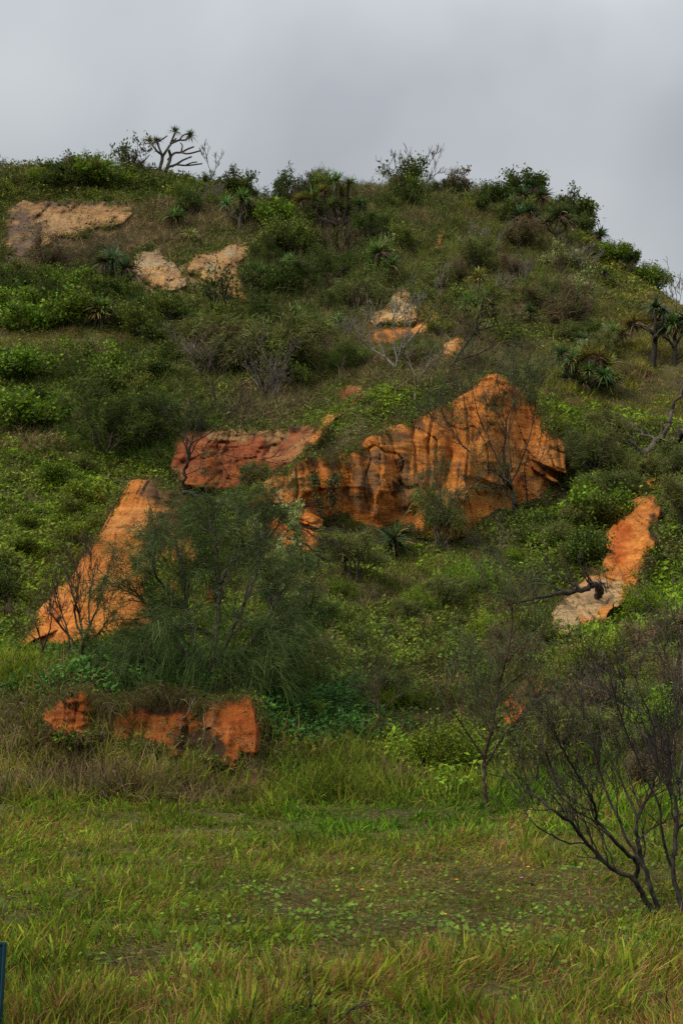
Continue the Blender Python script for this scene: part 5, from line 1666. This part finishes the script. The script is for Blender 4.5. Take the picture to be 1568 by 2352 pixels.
tree('bare_tree', "slim bare sapling right beside the thin-crowned tree, at the bluff's foot", 'tree', 1212, 1172, [
    ([(1212, 1172), (1207, 1110), (1206, 1060), (1235, 1060), (1252, 1030)], 0.024, 0.0084, 0), ([(1207, 1110), (1190, 1080), (1180, 1050)], 0.015, 0.007, 0.3)], M_DARK, twigs=(1, 3), Lt=0.8, per=0.5, minr=0.007)
tree('bare_tree', "bare grey sapling standing before the brick-red recess", 'tree', 424, 1124, [
    ([(424, 1128), (424, 1090), (430, 1060), (438, 1020)], 0.06, 0.042, 0), ([(438, 1020), (420, 990), (408, 960)], 0.027, 0.0098, 0.2), ([(438, 1020), (450, 985), (470, 950), (490, 930)], 0.027, 0.0098, -0.4),
    ([(430, 1062), (470, 1040), (520, 1045), (560, 1060)], 0.018, 0.007, -0.6), ([(428, 1090), (470, 1075), (510, 1080)], 0.015, 0.007, 0.3), ([(440, 1018), (490, 990), (525, 965)], 0.021, 0.0084, 0.4), ([(445, 1000), (452, 965), (445, 945)], 0.018, 0.0084, 0.3)],
    M_DARK, twigs=(2, 3), Lt=1.0, per=0.42, kids=3, spread=0.6, minr=0.007, d=38.6)
tree('leafless_shrub', "leafless many-stemmed shrub before the left foot of the orange pinnacle", 'shrub', 190, 1512, [
    ([(190, 1515), (190, 1470), (184, 1420), (165, 1360), (150, 1310)], .03, .007, 0), ([(190, 1480), (214, 1420), (235, 1370), (246, 1320)], .026, .007, 0.2), ([(188, 1460), (172, 1410), (180, 1350), (196, 1290)], .024, .006, -0.3),
    ([(190, 1500), (150, 1450), (120, 1410), (96, 1370)], .024, .006, 0.3), ([(192, 1490), (230, 1450), (262, 1400)], .02, .006, -0.2), ([(160, 1505), (156, 1450), (140, 1400), (120, 1330)], .024, .006, 0), ([(206, 1440), (204, 1390), (214, 1330), (222, 1285)], .02, .006, 0.2)],
    M_TWIG, twigs=(2, 3), Lt=0.55, per=0.2, kids=3, spread=0.5, up=0.2, minr=0.004)
tree('leafless_shrub', "small leafless shrub at the far left foot of the pinnacle", 'shrub', 102, 1512, [
    ([(102, 1515), (95, 1470), (80, 1430), (60, 1395)], .02, .006, 0), ([(100, 1490), (116, 1440), (118, 1400)], .018, .006, 0), ([(98, 1480), (60, 1450), (30, 1420)], .018, .005, 0)], M_TWIG, twigs=(2, 3), Lt=0.4, per=0.22, minr=0.004)
# big weeping bush
WB = [(0.042, 0.062, 0.017), (0.054, 0.077, 0.02), (0.066, 0.085, 0.026), (0.03, 0.047, 0.015)]


def weep(m, t):
    needles(m, t[::2], 9, 0.22, 0.008, WB, 0.55, 0.1, 0.05, 0.6)
    low = [q for q in t if q[0][2] < 0.85]
    needles(m, low[::2], 8, 0.34, 0.0085, WB, 1.0, 0.0, 0.06, 0.45)


tree('weeping_shrub', "big dark weeping needle-leaved bush between the pinnacle and the cut bank", 'shrub', 470, 1590, [
    ([(475, 1600), (440, 1540), (410, 1480), (370, 1430), (330, 1380), (300, 1350)], .06, .012, -0.3),
    ([(470, 1590), (450, 1500), (430, 1400), (420, 1320), (400, 1230)], .06, .010, 0.4),
    ([(480, 1590), (490, 1500), (500, 1420), (505, 1340), (495, 1250), (480, 1190)], .065, .010, 0.0),
    ([(485, 1590), (510, 1500), (545, 1420), (580, 1340), (600, 1260), (620, 1210)], .06, .010, -0.3),
    ([(490, 1590), (550, 1510), (600, 1440), (640, 1370), (680, 1320)], .055, .010, 0.3),
    ([(490, 1600), (560, 1550), (620, 1510), (670, 1480)], .045, .010, -0.3),
    ([(460, 1600), (400, 1560), (340, 1535), (280, 1525)], .05, .010, -0.4),
    ([(470, 1600), (420, 1590), (370, 1570), (320, 1580)], .035, .010, -0.7),
    ([(480, 1600), (470, 1560), (440, 1550), (420, 1600)], .035, .010, -0.9),
    ([(490, 1600), (520, 1550), (550, 1560), (580, 1600)], .035, .010, -0.9),
    ([(430, 1400), (370, 1340), (350, 1290), (345, 1240)], .03, .008, 0.2),
    ([(505, 1340), (540, 1270), (550, 1220)], .03, .008, 0.5),
    ([(495, 1470), (450, 1440), (400, 1450)], .03, .008, -0.8),
], M_BARK, d=22.0, twigs=(2, 3), Lt=0.62, per=0.16, kids=3, spread=0.65, up=0.04, minr=0.004, depth=0.3, foliage=weep)
tree('leafy_shrub', "bright green leafy bush inside the left half of the dark weeping bush", 'shrub', 440, 1540, [
    ([(440, 1545), (410, 1450), (390, 1380), (372, 1290)], .02, .006, 0.2), ([(440, 1545), (430, 1450), (432, 1370), (420, 1300)], .02, .006, -0.2), ([(445, 1545), (460, 1450), (470, 1380)], .02, .006, 0),
    ([(440, 1545), (390, 1500), (360, 1420), (352, 1350)], .02, .006, 0), ([(430, 1450), (440, 1400), (470, 1330)], .015, .005, -0.3), ([(450, 1545), (500, 1470), (520, 1410)], .02, .006, 0.2)],
    M_BARK, d=24.6, twigs=(2, 3), Lt=0.34, per=0.2, spread=0.7, up=0.12, minr=0.004, foliage=lambda m, t: leafage(m, t[::2], 8, 0.046, [(0.085, 0.17, 0.014), (0.06, 0.13, 0.014), (0.11, 0.19, 0.018)], 0.07, 0.6, 0.3))
PALEL = [(0.20, 0.22, 0.075), (0.15, 0.18, 0.055), (0.25, 0.26, 0.11), (0.10, 0.14, 0.04)]
tree('coastal_shrub', "pale silvery-leaved coastal shrub rising at the upper right of the weeping bush", 'shrub', 640, 1560, [
    ([(640, 1565), (632, 1480), (628, 1400), (610, 1310), (600, 1225), (604, 1200)], .03, .008, 0.5), ([(628, 1400), (640, 1310), (645, 1230), (650, 1190)], .022, .007, 0.8),
    ([(630, 1380), (660, 1290), (680, 1220), (684, 1185)], .022, .007, 0.5), ([(628, 1420), (600, 1330), (582, 1240)], .02, .007, 0.3)],
    M_BARK, d=23.6, twigs=(1, 3), Lt=0.24, per=0.28, spread=0.6, up=0.2, minr=0.004, foliage=lambda m, t: leafage(m, [q for q in t if q[0][2] > 1.5], 13, 0.062, PALEL, 0.05, 0.38, 0.9))
tree('coastal_shrub', "silvery green coastal shrub low on the right side of the weeping bush", 'shrub', 690, 1540, [
    ([(690, 1545), (694, 1470), (700, 1400), (706, 1330), (700, 1295)], .025, .007, 0), ([(696, 1450), (715, 1400), (722, 1350)], .018, .006, -0.2), ([(694, 1470), (672, 1400), (668, 1330), (676, 1290)], .02, .006, 0.2)],
    M_BARK, d=24.2, twigs=(2, 3), Lt=0.24, per=0.2, spread=0.6, up=0.2, minr=0.004, foliage=lambda m, t: leafage(m, t[::2], 6, 0.055, PALEL + G_MID, 0.06, 0.4, 0.8))
tree('dead_branch', "black fallen branch reaching right out of the weeping bush", 'branch', 566, 1170, [
    ([(420, 1130), (470, 1145), (520, 1160), (570, 1185), (600, 1215)], .05, .03, -1.5), ([(600, 1200), (640, 1170), (700, 1165), (760, 1150)], .025, .01, -0.5),
    ([(640, 1228), (700, 1250), (740, 1282), (790, 1300)], .035, .012, -0.5), ([(660, 1205), (720, 1212), (790, 1216)], .02, .01, -0.3), ([(690, 1212), (730, 1235), (780, 1240)], .015, .008, 0.0)],
    M_DARK, d=31.0, twigs=(1, 3), Lt=0.5, per=0.35, minr=0.005, up=-0.05)
# fallen grey trunk at the right
tree('fallen_trunk', "grey fallen trunk with a rising dark limb at the right edge", 'trunk', 1464, 1078, [
    ([(1464, 1080), (1478, 1050), (1498, 1018), (1540, 1008), (1600, 985)], .13, .10, 0.0), ([(1484, 1052), (1520, 1030), (1560, 1010)], .07, .05, -0.3), ([(1518, 1010), (1536, 970), (1545, 935), (1568, 900), (1600, 880)], .08, .04, 0),
    ([(1462, 1078), (1450, 1062), (1430, 1050)], .03, .015, 0), ([(1462, 1050), (1456, 1010), (1450, 970)], .02, .01, 0)], M_BARK, twigs=(1, 2), Lt=0.7, per=1.4, minr=0.01)
tree('dead_branch', "dark uprooted stump with a long branch lying on the sandy landslip", 'stump', 1368, 1352, [
    ([(1372, 1372), (1378, 1355), (1366, 1342), (1340, 1355), (1300, 1362), (1262, 1366), (1220, 1376), (1170, 1390)], .10, .02, -0.4), ([(1368, 1344), (1385, 1340), (1392, 1362)], .03, .01, 0), ([(1366, 1342), (1376, 1372), (1366, 1385)], .05, .02, 0),
    ([(1300, 1362), (1250, 1340), (1200, 1320), (1150, 1290), (1126, 1262)], .03, .01, 0.3), ([(1262, 1366), (1210, 1390), (1160, 1380)], .02, .008, 0)], M_DARK, twigs=(2, 3), Lt=0.7, per=0.5, minr=0.006, spread=0.7, d=30.4)
tree('dead_branch', "small black dead branch poking up from the grass at the bottom edge", 'branch', 700, 2345, [
    ([(700, 2346), (695, 2325), (664, 2310)], .009, .003, 0), ([(697, 2330), (712, 2310), (714, 2290), (706, 2262), (690, 2240)], .007, .002, 0), ([(712, 2310), (728, 2312), (745, 2340)], .006, .002, 0.1), ([(775, 2352), (810, 2316), (850, 2304)], .009, .003, 0)],
    M_DARK, d=7.0, twigs=(1, 1), Lt=0.1, per=0.2, minr=0.0015, depth=0.03)
tree('dead_branch', "thin dead twig at the bottom right corner of the meadow", 'branch', 1545, 2350, [
    ([(1545, 2352), (1532, 2310), (1528, 2275)], .006, .002, 0), ([(1568, 2346), (1548, 2330), (1530, 2322)], .005, .002, 0)], M_DARK, d=7.0, twigs=(1, 1), Lt=0.1, per=0.2, minr=0.0015, depth=0.03)
# ridge and slope bare things
tree('leafless_shrub', "tall bare twigs rising over the wide tangled ridge shrub", 'shrub', 930, 440, [
    ([(925, 445), (915, 410), (908, 375), (905, 358)], 0.0375, 0.015, 0), ([(930, 445), (935, 400), (942, 350)], 0.0375, 0.0135, 0.4), ([(940, 445), (960, 405), (985, 375), (1004, 348)], 0.0375, 0.0135, -0.4), ([(945, 445), (990, 410), (1015, 385)], 0.03375, 0.0135, 0), ([(925, 445), (895, 415), (882, 400)], 0.03375, 0.0135, 0.3)],
    M_BARK, twigs=(2, 3), Lt=1.0, per=0.55, kids=3, spread=0.5, up=0.2, minr=0.012, d=77.5)
tree('leafless_shrub', "thin bare twigs right of the tall screw pine on the skyline", 'shrub', 486, 425, [
    ([(488, 430), (484, 400), (478, 378), (470, 362)], 0.03, 0.01125, 0), ([(486, 410), (494, 390), (496, 372)], 0.0225, 0.0105, 0)], M_BARK, twigs=(2, 3), Lt=0.8, per=0.5, spread=0.45, up=0.2, minr=0.012, d=78)
tree('leafless_shrub', "tiny bare twigs on the skyline between the thin twigs and the dip", 'shrub', 524, 436, [
    ([(522, 440), (518, 415), (510, 402)], 0.0225, 0.009, 0), ([(524, 440), (530, 415), (528, 402)], 0.0225, 0.009, 0)], M_BARK, twigs=(1, 3), Lt=0.5, per=0.4, minr=0.012, d=77.8)
tree('leafless_shrub', "tall bare twig on the right-hand skyline above the screw pine trees", 'shrub', 1520, 690, [
    ([(1518, 695), (1522, 660), (1528, 635), (1534, 612)], 0.0225, 0.009, 0), ([(1523, 655), (1532, 630), (1536, 615)], 0.01875, 0.009, 0)], M_BARK, twigs=(1, 2), Lt=0.4, per=0.9, minr=0.01, d=61)
tree('leafless_shrub', "bare twiggy bush on the skyline at the very right edge", 'shrub', 1552, 712, [
    ([(1550, 718), (1546, 690), (1540, 668)], 0.01875, 0.0075, 0), ([(1554, 718), (1560, 690), (1566, 655)], 0.01875, 0.0075, 0), ([(1552, 718), (1553, 690), (1550, 665)], 0.01875, 0.0075, 0)], M_BARK, twigs=(2, 3), Lt=0.6, per=0.4, minr=0.009, d=59.5)
tree('bare_tree', "pale forked bare tree before the pale sandstone knob", 'tree', 908, 868, [
    ([(908, 872), (906, 845), (885, 820), (850, 800), (820, 770)], 0.0525, 0.015, 0), ([(906, 850), (920, 800), (938, 760), (945, 700)], 0.045, 0.012, 0.4), ([(885, 820), (870, 780), (856, 730)], 0.03, 0.0105, 0.3), ([(925, 800), (960, 760), (990, 720), (1010, 680)], 0.03375, 0.0105, -0.4), ([(912, 830), (900, 770), (905, 720)], 0.02625, 0.009, 0.6)],
    M_PALE, twigs=(2, 3), Lt=1.2, per=0.6, kids=3, spread=0.5, up=0.18, minr=0.009, foliage=lambda m, t: needles(m, t[::8], 5, 0.4, 0.012, G_GREY, 0.4, 0.2, 0.1))
tree('bare_tree', "dark leaning tree with crossing limbs just above the bluff's peak", 'tree', 1042, 856, [
    ([(1042, 862), (1044, 830), (1070, 790), (1090, 760), (1100, 720), (1112, 680)], 0.0525, 0.015, 0), ([(1044, 830), (1090, 815), (1130, 800)], 0.03375, 0.0105, -0.3), ([(1075, 785), (1060, 750), (1048, 725)], 0.03, 0.0105, 0.2), ([(1090, 760), (1130, 750), (1180, 742)], 0.03, 0.0105, 0), ([(1085, 770), (1070, 740), (1030, 735)], 0.0225, 0.009, 0.3)],
    M_DARK, twigs=(2, 3), Lt=1.0, per=0.6, spread=0.55, minr=0.009, foliage=lambda m, t: needles(m, t[::5], 6, 0.45, 0.013, G_GREY + G_MID, 0.4, 0.2, 0.1))
tree('bare_tree', "pale thin sapling growing from the grassy cap", 'tree', 952, 925, [
    ([(952, 928), (955, 890), (952, 860), (935, 830), (925, 810)], 0.03, 0.009, 0), ([(955, 885), (975, 850), (990, 820)], 0.0225, 0.009, 0.2)], M_PALE, twigs=(2, 3), Lt=0.8, per=0.5, minr=0.008)
tree('bare_tree', "bare dark shrub-tree low on the slope left of the scrub belt", 'tree', 610, 930, [
    ([(610, 935), (605, 890), (590, 850), (570, 820)], 0.0375, 0.0105, 0), ([(608, 900), (640, 860), (660, 810)], 0.03, 0.009, 0.2), ([(606, 890), (600, 840), (604, 800)], 0.03, 0.009, 0)], M_BARK, twigs=(2, 3), Lt=1.0, per=0.5, minr=0.008)
tree('casuarina_sapling', "feathery sapling with dark forked stems beside the gully mouth", 'tree', 1118, 1850, [
    ([(1118, 1855), (1112, 1800), (1112, 1740), (1130, 1660), (1145, 1580), (1165, 1500), (1175, 1420), (1168, 1380)], .03, .008, 0), ([(1128, 1670), (1105, 1620), (1090, 1570), (1080, 1520)], .016, .006, 0.3), ([(1145, 1590), (1180, 1560), (1230, 1530)], .016, .006, -0.2),
    ([(1112, 1740), (1070, 1680), (1030, 1620)], .016, .006, -0.3), ([(1113, 1760), (1150, 1700), (1200, 1640), (1260, 1590)], .018, .006, -0.3), ([(1120, 1700), (1090, 1670), (1050, 1560)], .014, .005, 0.3), ([(1160, 1520), (1200, 1480), (1220, 1440)], .012, .005, 0)],
    M_TWIG, twigs=(2, 3), Lt=0.6, per=0.22, kids=3, spread=0.5, up=0.15, minr=0.0035, foliage=lambda m, t: needles(m, t[::3], 4, 0.26, 0.007, GN + [(0.06, 0.08, 0.03)], 0.5, 0.1, 0.06))
tree('casuarina_sapling', "small feathery sapling with a straight dark stem on the gully floor", 'tree', 874, 1700, [
    ([(874, 1705), (870, 1650), (868, 1600), (864, 1540), (862, 1490)], .025, .006, 0), ([(870, 1620), (830, 1585), (790, 1550)], .014, .005, 0.2), ([(870, 1645), (900, 1610), (930, 1590)], .012, .005, -0.2)],
    M_TWIG, twigs=(2, 3), Lt=0.5, per=0.25, spread=0.5, up=0.12, minr=0.0035, foliage=lambda m, t: needles(m, t[::3], 4, 0.22, 0.007, GN, 0.5, 0.1, 0.06))
tree('casuarina_sapling', "feathery sapling with brownish needles in front of the thin clay scar", 'tree', 1290, 1830, [
    ([(1285, 1840), (1270, 1780), (1250, 1720), (1240, 1660), (1250, 1600)], .022, .006, 0), ([(1262, 1750), (1290, 1690), (1310, 1640)], .016, .005, 0), ([(1255, 1730), (1215, 1690), (1190, 1650)], .014, .005, 0)],
    M_TWIG, twigs=(2, 3), Lt=0.5, per=0.2, spread=0.5, up=0.15, minr=0.003, foliage=lambda m, t: needles(m, t[::4], 4, 0.22, 0.006, GN + [(0.07, 0.07, 0.03)], 0.5, 0.1, 0.06))
tree('casuarina_sapling', "thin sapling with sparse needles right of the dark broad-bladed screw pine", 'tree', 1030, 1290, [
    ([(1040, 1300), (1025, 1240), (1015, 1180), (1010, 1120), (1012, 1080)], .03, .01, 0), ([(1020, 1210), (1050, 1170), (1070, 1120)], .02, .008, 0), ([(1016, 1180), (985, 1140), (970, 1110)], .02, .008, 0)],
    M_TWIG, twigs=(2, 3), Lt=0.8, per=0.35, spread=0.5, up=0.12, minr=0.005, foliage=lambda m, t: needles(m, t[::3], 5, 0.4, 0.011, GN + G_GREY[:1], 0.5, 0.1, 0.08), d=36.2)
tree('hanging_root', "bare roots hanging down the dark face of the cut bank", 'roots', 480, 1640, [
    ([(468, 1640), (470, 1680), (464, 1710), (478, 1730)], .012, .006, -0.1), ([(486, 1640), (490, 1690), (505, 1730), (508, 1770)], .013, .005, -0.1), ([(448, 1600), (430, 1640), (410, 1655)], .01, .005, 0)], M_PALE, d=19.7, twigs=(1, 1), Lt=0.15, per=0.5, minr=0.003, up=-0.2, depth=0.02)
tree('hanging_creeper', "dark creeper strand hanging down the bluff under the lower end of the grassy cap", 'creeper', 722, 1052, [
    ([(720, 1050), (724, 1090), (722, 1130), (734, 1170)], .02, .008, 0)], M_DARK, d=36.6, twigs=(1, 2), Lt=0.25, per=0.12, minr=0.006, up=-0.3, depth=0.02, foliage=lambda m, t: leafage(m, t, 4, 0.08, G_DARK + BROWN, 0.06))
tree('hanging_creeper', "short dark creeper strand beside the first, further right on the bluff", 'creeper', 768, 1056, [
    ([(770, 1052), (768, 1090), (764, 1140)], .02, .008, 0)], M_DARK, d=36.7, twigs=(1, 2), Lt=0.25, per=0.1, minr=0.006, up=-0.3, depth=0.02, foliage=lambda m, t: leafage(m, t, 5, 0.08, G_DARK + BROWN, 0.06))

# turf lip of the grassy cap and of the banks: roots and grass hanging over the clay edge
mb = MB()
LIPS = [([(700, 1050), (740, 1050), (775, 1054), (812, 1036), (870, 993), (960, 960), (1050, 917), (1086, 886)], 30, 0.35, 0.5, 1700),
        ([(312, 1100), (352, 1104), (400, 1120), (430, 1140)], 18, 0.3, 0.35, 300), ([(430, 984), (540, 982), (620, 988), (700, 976), (735, 985)], 18, 0.3, 0.2, 600),
        ([(225, 1600), (262, 1622), (300, 1606), (350, 1588), (420, 1592), (470, 1614), (530, 1598), (580, 1594)], 30, 0.36, 0.35, 1900), ([(100, 1630), (130, 1600), (190, 1578), (214, 1600)], 20, 0.25, 0.3, 500)]
for (ln, th, Lg, pull, n) in LIPS:
    S = smooth_line(np.array(ln, float), 200)
    i = rng.integers(0, 200, n)
    X, Y = S[i, 0] + rng.normal(0, 3, n), S[i, 1] + rng.normal(0, th * 0.28, n) - th * 0.12
    G = hitd(X, Y - th * 0.3)
    G = np.where(np.isnan(G), 40, G)
    P = P3(X, Y, G - pull - rng.uniform(0.1, 0.9, n))
    D = rng.normal(size=(n, 3)) * [0.7, 0.4, 0.5] + [0, -0.6, 0.1]
    sc = G / 38
    c = np.array(DRY[1:] + BROWN + G_MID + G_YEL[1:2] + BROWN)[rng.integers(0, 9, n)] * rng.uniform(0.6, 1.1, (n, 1))
    strips(mb, P, D, Lg * rng.uniform(0.5, 1.4, n) * (0.4 + 0.6 * sc), 0.02 * sc, rng.uniform(0.3, 1.2, n), c, c * 0.8, S=3)
tag(mb.build("turf_fringe", M_GRASS), 'dry turf and rootlets fringing the upper edges of the clay faces', 'turf', kind='stuff')

# small things in the meadow
def board():
    b = P3(-6, 2400, 6.6)
    b[2] = gz(b[0], b[1])
    t = thing('marker_board', "dark teal upright board cut off by the left edge, standing in the meadow grass", 'board', b)
    top = P3(4, 2166, 6.6)[2] - b[2]
    w = 0.09
    bm = MB()
    xr = P3(14, 2166, 6.6)[0] - b[0]
    xr2 = P3(1, 2352, 6.6)[0] - b[0]
    for (y0, y1) in ((-0.02, 0.02),):
        V = [(xr2 - w, y0, -0.1), (xr2 - 0.008, y0, -0.1), (xr2 - 0.008, y1, -0.1), (xr2 - w, y1, -0.1), (xr - w, y0, top - 0.006), (xr - 0.006, y0, top - 0.006), (xr - 0.006, y1, top - 0.006), (xr - w, y1, top - 0.006)]
        bm.add(V, quads=[(0, 1, 5, 4), (1, 2, 6, 5), (2, 3, 7, 6), (3, 0, 4, 7), (4, 5, 6, 7)])
    m, tt, N_, L_ = new_mat("teal_paint")
    o_ = N_('ShaderNodeOutputMaterial')
    pb = N_('ShaderNodeBsdfPrincipled')
    no = N_('ShaderNodeTexNoise')
    no.inputs['Scale'].default_value = 9
    cr_ = N_('ShaderNodeValToRGB')
    cr_.color_ramp.elements[0].color = (0.003, 0.024, 0.034, 1)
    cr_.color_ramp.elements[1].color = (0.005, 0.034, 0.046, 1)
    L_(no.outputs['Fac'], cr_.inputs[0])
    L_(cr_.outputs[0], pb.inputs['Base Color'])
    pb.inputs['Roughness'].default_value = 0.75
    pb.inputs['Specular IOR Level'].default_value = 0.15
    L_(pb.outputs[0], o_.inputs[0])
    bm.build('panel', m, t, smooth=False)
    rim = MB()
    rim.add([(xr2 - 0.008, -0.024, -0.1), (xr2, -0.024, -0.1), (xr2, 0.024, -0.1), (xr2 - 0.008, 0.024, -0.1), (xr - 0.008, -0.024, top), (xr, -0.024, top), (xr, 0.024, top), (xr - 0.008, 0.024, top)],
            quads=[(0, 1, 5, 4), (1, 2, 6, 5), (2, 3, 7, 6), (3, 0, 4, 7), (4, 5, 6, 7)])
    rim.add([(xr - w, -0.024, top - 0.005), (xr - 0.009, -0.024, top - 0.005), (xr - 0.009, 0.024, top - 0.005), (xr - w, 0.024, top - 0.005), (xr - w, -0.024, top), (xr - 0.009, -0.024, top), (xr - 0.009, 0.024, top), (xr - w, 0.024, top)],
            quads=[(0, 1, 5, 4), (1, 2, 6, 5), (2, 3, 7, 6), (3, 0, 4, 7), (4, 5, 6, 7)])
    rim.build('edge_strip', m, t, smooth=False)


board()


def flower(px, py, col, label):
    d_ = float(hitd(px, py + 14)[0])
    b = P3(px, py + 14, d_)
    t = thing('meadow_flower', label, 'flower', b)
    h = P3(px, py, d_)[2] - b[2]
    s = MB()
    tube(s, smooth_line([(0, 0, -0.02), (0.004, 0, h * 0.5), (0, 0, h)], 6), np.linspace(0.0022, 0.0016, 6), 5, (0.06, 0.12, 0.03))
    s.build('stem', M_LEAF, t)
    f = MB()
    n = 11
    a = np.arange(n) / n * 2 * math.pi
    A = np.stack([np.cos(a), np.sin(a), np.full(n, 0.55)], -1)
    leaves(f, np.tile([0, 0, h], (n, 1)), A, np.tile([0, 0, 1.0], (n, 1)) + A * 0.1, 0.024, 0.014, np.array(col) * rng.uniform(0.85, 1.15, (n, 1)))
    f.build('petals', M_LEAF, t, smooth=False)


flower(1196, 2018, (0.5, 0.10, 0.42), "single pink flower in the short turf before the black leafless shrub")
flower(1048, 2022, (0.6, 0.33, 0.02), "orange-yellow flower left of the pink one in the short turf")
flower(1212, 1993, (0.6, 0.36, 0.02), "yellow flower just beyond the pink one")
flower(832, 2045, (0.6, 0.36, 0.02), "yellow flower at the left side of the short turf")
flower(1020, 2102, (0.55, 0.4, 0.02), "yellow flower nearest the foot of the meadow, among the vines")
